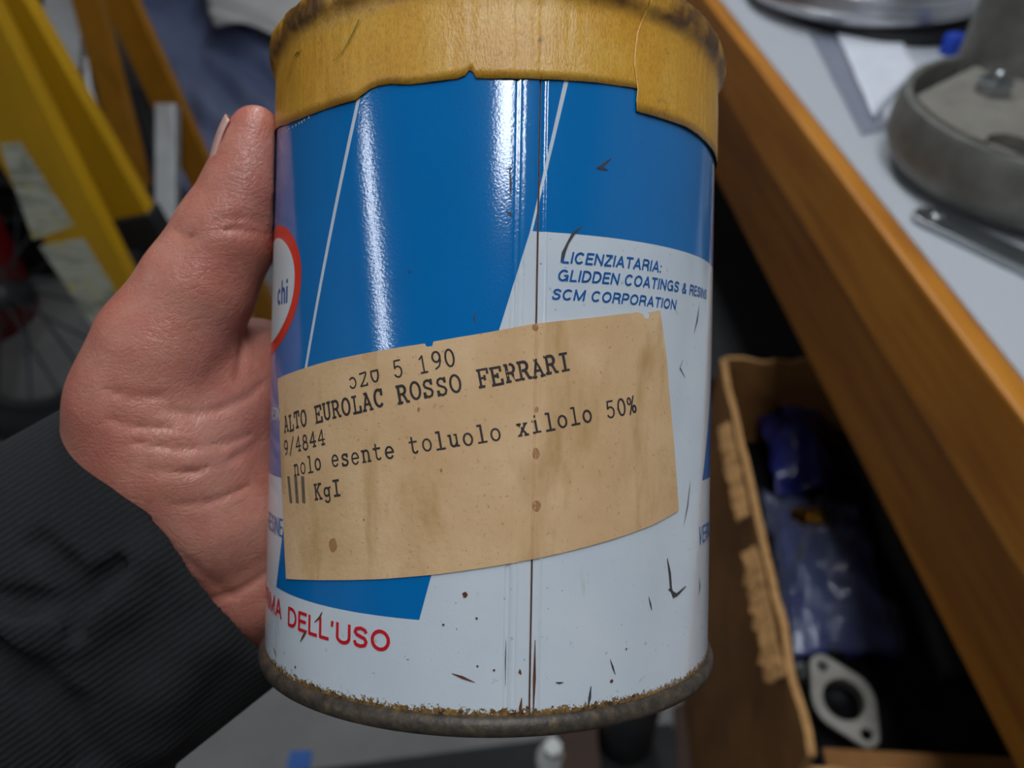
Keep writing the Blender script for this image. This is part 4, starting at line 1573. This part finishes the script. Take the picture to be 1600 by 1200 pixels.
def channel(name, pa, pb, yv, wpx, m, z0, z1, flange=0.03, side=(1, 0, 0)):
    """C-channel rail: web facing the room, with two flanges behind it; the web centre line passes the two pixels"""
    a, b = on_plane(pa[0], pa[1], 1, yv), on_plane(pb[0], pb[1], 1, yv)
    a, b = extend(a, b, z0, z1)
    d = (b - a).normalized()
    s = Vector(side); s = (s - d * s.dot(d)).normalized()
    nn = d.cross(s)
    if nn.y < 0: nn = -nn
    w2, t = wpx / 2, 0.004
    prof = [(-w2, 0), (w2, 0), (w2, flange), (w2 - t, flange), (w2 - t, t), (-w2 + t, t), (-w2 + t, flange), (-w2, flange)]
    v = [rel(p + s * x + nn * y) for p in (a, b) for x, y in prof]
    f = [(i, (i + 1) % 8, 8 + (i + 1) % 8, 8 + i) for i in range(8)] + [(0, 7, 6, 1), (1, 6, 3, 2) if False else (5, 4, 3, 2), (8, 9, 14, 15), (10, 11, 12, 13)]
    me = mesh(v, f)
    bm = bmesh.new(); bm.from_mesh(me)
    bmesh.ops.recalc_face_normals(bm, faces=bm.faces); bm.to_mesh(me); bm.free()
    return link(name, me, m, lad, bevel=0.0015), a, b, d, s, nn


# labelled front rail, its return face, second rail section, rear rails
r1, a1, b1, d1, s1, n1 = channel('rail', (33, 215), (180, 488), 1.02, 0.098, M['yellow'], 0.0, 1.75)
r2, a2, b2, d2, s2, n2 = channel('rail', (20, 60), (212, 378), 1.10, 0.088, M['yellow'], 0.66, 1.9)
# rubber foot under the second section
link('rubber_foot', beam_mesh(rel(a2 - d2 * 0.055 + n2 * 0.015), rel(a2 + n2 * 0.015), s2, 0.10, 0.045), M['dark'], lad, bevel=0.004)
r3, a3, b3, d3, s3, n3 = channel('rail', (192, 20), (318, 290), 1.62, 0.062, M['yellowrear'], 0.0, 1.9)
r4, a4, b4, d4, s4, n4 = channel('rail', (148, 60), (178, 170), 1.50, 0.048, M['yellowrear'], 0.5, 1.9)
# stickers on the labelled rail
def on_rail(px, py):
    # intersect the view ray with the web plane of the labelled rail
    r = ray(px, py)
    return CAM + r * ((a1 - CAM).dot(n1) / r.dot(n1))
for q in ([(0, 225), (32, 222), (116, 352), (52, 374)], [(62, 384), (130, 372), (196, 478), (160, 528), (152, 520)]):
    P = [on_rail(*p) - n1 * 0.0012 for p in q]
    v = [rel(p) for p in P] + [rel(p + n1 * 0.001) for p in P]
    k = len(P)
    f = [tuple(range(k)), tuple(range(2 * k - 1, k - 1, -1))] + [(i, k + i, k + (i + 1) % k, (i + 1) % k) for i in range(k)]
    tag(link('sticker', mesh(v, f), M['sticker'], lad), 'worn white safety sticker')
# aluminium step between the rails (front face bright, end grey)
sa, sb = cam_pt(110, -60, 1.50), cam_pt(96, 112, 1.50)
link('step', beam_mesh(rel(sa), rel(sb), RT * 1.0 + FW * 0.15, 0.07, 0.035), M['alupaint'], lad, bevel=0.003)
sa, sb = cam_pt(262, 165, 1.62), cam_pt(262, 372, 1.62)
link('step', beam_mesh(rel(sa), rel(sb), RT, 0.042, 0.03), M['alupaint'], lad, bevel=0.003)
sa, sb = cam_pt(140, -10, 1.55), cam_pt(215, 62, 1.60)
link('spreader_bar', beam_mesh(rel(sa), rel(sb), UP, 0.016, 0.008), M['alupaint'], lad)
link('strap', tube_mesh([rel(cam_pt(x, y, 1.45)) for x, y in ((132, 90), (140, 140), (155, 185), (172, 220), (190, 262))], 0.006, 8), M['alupaint'], lad, True)

# ------------------------------------------------------------------ things behind the ladder and hand
def sheet_v(name, quad, m, label, cat, seed, amp, fr, nx=40, ny=40):
    """crumpled sheet through four (pixel x, pixel y, depth) corners"""
    c = [cam_pt(*q) for q in quad]
    org = c[3].copy()
    nrm = (c[1] - c[0]).cross(c[3] - c[0]).normalized()
    v, f = [], []
    for j in range(ny + 1):
        for i in range(nx + 1):
            a, b = i / nx, j / ny
            p = (c[0] * (1 - a) + c[1] * a) * (1 - b) + (c[3] * (1 - a) + c[2] * a) * b
            g1, g2 = a * 0.75 + b * 0.65, b * 0.75 - a * 0.65
            q = Vector((g1 * fr * 0.35, g2 * fr * 1.3, seed))
            rid = 1 - 2 * abs(noise.noise(q)) + 0.35 * (1 - 2 * abs(noise.noise(Vector((g2 * fr * 0.6, g1 * fr * 1.4, seed + 5)))))
            v.append(p + nrm * amp * rid - org)
    for j in range(ny):
        for i in range(nx):
            k = j * (nx + 1) + i
            f.append((k, k + nx + 1, k + nx + 2, k + 1))
    o = link(name, mesh(v, f), m, None, True)
    o.location = org
    s = o.modifiers.new('thickness', 'SOLIDIFY')
    s.thickness = 0.002
    tag(o, label, cat)
    return o


gz = lambda px, py, z: (px, py, (on_plane(px, py, 2, z) - CAM).dot(FW))
sheet_v('plastic_sheeting', [(165, -60, 2.75), (640, -60, 2.75), (620, 420, 2.26), (318, 420, 2.26)], M['film'], 'crumpled translucent blue-grey plastic sheeting behind the ladder', 'sheeting', 2.0, 0.06, 5.0)
sheet_v('white_cloth', [(300, -70, 2.66), (640, -70, 2.66), (640, 75, 2.5), (325, 22, 2.55)], M['cloth'], 'white cloth lying over the plastic sheeting', 'cloth', 7.0, 0.04, 3.0)

cab = empty('dark_filler_cabinet', (-1.47, 2.13, 0), 0)  # cabinet added to make the gaps between the rails black
tag(cab, 'black cabinet added to darken the background behind the ladder', 'cabinet')
box('body', -0.48, 0.48, -0.22, -0.08, 0.0, 0.95, M['dark'], cab, 0.004)
for k in range(4):
    d_ = box('drawer', -0.46, 0.46, -0.235, -0.2205, 0.06 + k * 0.22, 0.26 + k * 0.22, M['dark'], cab, 0.003)
    link('handle', tube_mesh([(-0.2, -0.25, 0.2 + k * 0.22), (0.2, -0.25, 0.2 + k * 0.22)], 0.008, 8), M['darkgrey'], d_)
# red can and spoked wheel in the dark at the left edge
rp = on_plane(20, 470, 2, 0.0)
red = empty('red_canister', (rp.x - 0.06, rp.y - 0.08, 0.0))
tag(red, 'dark red metal canister in the shade beside the ladder', 'canister')
link('body', lathe_mesh([(0.0005, 0), (0.155, 0), (0.16, 0.006), (0.16, 0.33), (0.15, 0.36), (0.0005, 0.37)], 40, True, True), M['redpaint'], red, True).data.set_sharp_from_angle(angle=math.radians(40))
link('cap', lathe_mesh([(0.0005, 0.365), (0.035, 0.365), (0.035, 0.40), (0.0005, 0.405)], 24, True, True), M['dark'], red)
wp = on_plane(40, 690, 2, 0.0)
wh = empty('spoked_wheel', (wp.x - 0.02, wp.y, 0.0))
tag(wh, 'dark spoked wheel with a black tyre low down at the left edge', 'wheel')
RW, zc = 0.29, 0.335
def ring(rad, r, n=48, k=10):
    v, f = [], []
    for i in range(n):
        a = 2 * math.pi * i / n
        for j in range(k):
            b = 2 * math.pi * j / k
            v.append(((rad + r * math.cos(b)) * math.cos(a), r * math.sin(b), zc + (rad + r * math.cos(b)) * math.sin(a)))
    for i in range(n):
        for j in range(k):
            f.append((i * k + j, ((i + 1) % n) * k + j, ((i + 1) % n) * k + (j + 1) % k, i * k + (j + 1) % k))
    return mesh(v, f)
wh.rotation_euler = (math.radians(-28), 0, math.radians(-12))
link('tyre', ring(RW, 0.045), M['dark'], wh, True)
link('rim', ring(RW - 0.045, 0.012), M['darkgrey'], wh, True)
link('hub', tube_mesh([(0, -0.05, zc), (0, 0.05, zc)], 0.03, 20), M['darkgrey'], wh, True)
for k in range(18):
    a = 2 * math.pi * k / 18
    link('spoke', tube_mesh([(0.025 * math.cos(a + 0.5), 0.03 * (-1) ** k, zc + 0.025 * math.sin(a + 0.5)), ((RW - 0.05) * math.cos(a), 0, zc + (RW - 0.05) * math.sin(a))], 0.003, 6), M['darkgrey'], wh)

# floor below the can: dark mat, blue tape, small bits
mt = [on_plane(px, py, 2, 0) for px, py in ((520, 1202), (930, 1149))]
dm = (mt[1] - mt[0]).normalized()
nm = Vector((dm.y, -dm.x, 0))
a, b = mt[0] - dm * 0.5, mt[1] + dm * ((bx0 - 0.012 - mt[1].x) / dm.x)
org = (a + b) / 2 + nm * 0.4
v = [a - org, b - org, b + nm * 0.8 - org, a + nm * 0.8 - org]
v = [Vector((p.x, p.y, 0.0005)) for p in v] + [Vector((p.x, p.y, 0.012)) for p in v]
o = link('floor_mat', mesh(v, [(3, 2, 1, 0), (4, 5, 6, 7), (0, 1, 5, 4), (1, 2, 6, 5), (2, 3, 7, 6), (3, 0, 4, 7)]), M['dark'], None, bevel=0.003)
o.location = (org.x, org.y, 0)
tag(o, 'black rubber mat on the floor below the can', 'mat')
tp = on_plane(468, 1192, 2, 0)
o = box('tape_strip', -0.018, 0.018, -0.012, 0.03, 0.0005, 0.003, M['bluetape'], None)
o.location = (tp.x, tp.y - 0.012, 0)
tag(o, 'short strip of blue tape stuck on the grey floor', 'tape')
tp = on_plane(862, 1196, 2, 0.03)
bt = empty('plastic_bottle', (tp.x, tp.y, 0.0127), 0)
tag(bt, 'small white plastic bottle standing on the black floor mat', 'bottle')
link('body', lathe_mesh([(0.0005, 0), (0.022, 0), (0.024, 0.003), (0.024, 0.05), (0.012, 0.062), (0.011, 0.07), (0.0005, 0.07)], 24, True, True), M['whiteplastic'], bt, True)
link('cap', lathe_mesh([(0.0005, 0.0705), (0.013, 0.0705), (0.013, 0.085), (0.0005, 0.086)], 20, True, True), M['whiteplastic'], bt)
tp = on_plane(990, 1175, 2, 0.1)
gc = empty('grey_canister', (tp.x, tp.y + 0.06, 0))
tag(gc, 'dark grey metal canister on the floor beside the cardboard box', 'canister')
link('body', lathe_mesh([(0.0005, 0), (0.043, 0), (0.045, 0.004), (0.045, 0.18), (0.03, 0.20), (0.0005, 0.205)], 32, True, True), M['darkgrey'], gc, True).data.set_sharp_from_angle(angle=math.radians(40))
link('valve', lathe_mesh([(0.0005, 0.204), (0.012, 0.204), (0.012, 0.225), (0.0005, 0.227)], 16, True, True), M['steel'], gc)
q = [on_plane(px, py, 2, 0.016) for px, py in ((1052, 1105), (1098, 1090), (1104, 1260), (1062, 1260))]
org = sum(q, Vector()) / 4
v = [Vector((p.x - org.x, p.y - org.y, z)) for z in (0.0135, 0.019) for p in q]
o = link('cardboard_sheet', mesh(v, [(3, 2, 1, 0), (4, 5, 6, 7), (0, 1, 5, 4), (1, 2, 6, 5), (2, 3, 7, 6), (3, 0, 4, 7)]), M['umber'], None)
o.location = (org.x, org.y, 0)
tag(o, 'flat strip of dark brown cardboard on the floor along the box', 'cardboard')
tp = on_plane(905, 1185, 2, 0.05)
wb = box('wood_block', -0.03, 0.03, -0.05, 0.05, 0.013, 0.07, M['umber'], None, 0.002)
wb.location = (tp.x, tp.y, 0)
tag(wb, 'brown wooden block on the floor between bottle and canister', 'block')
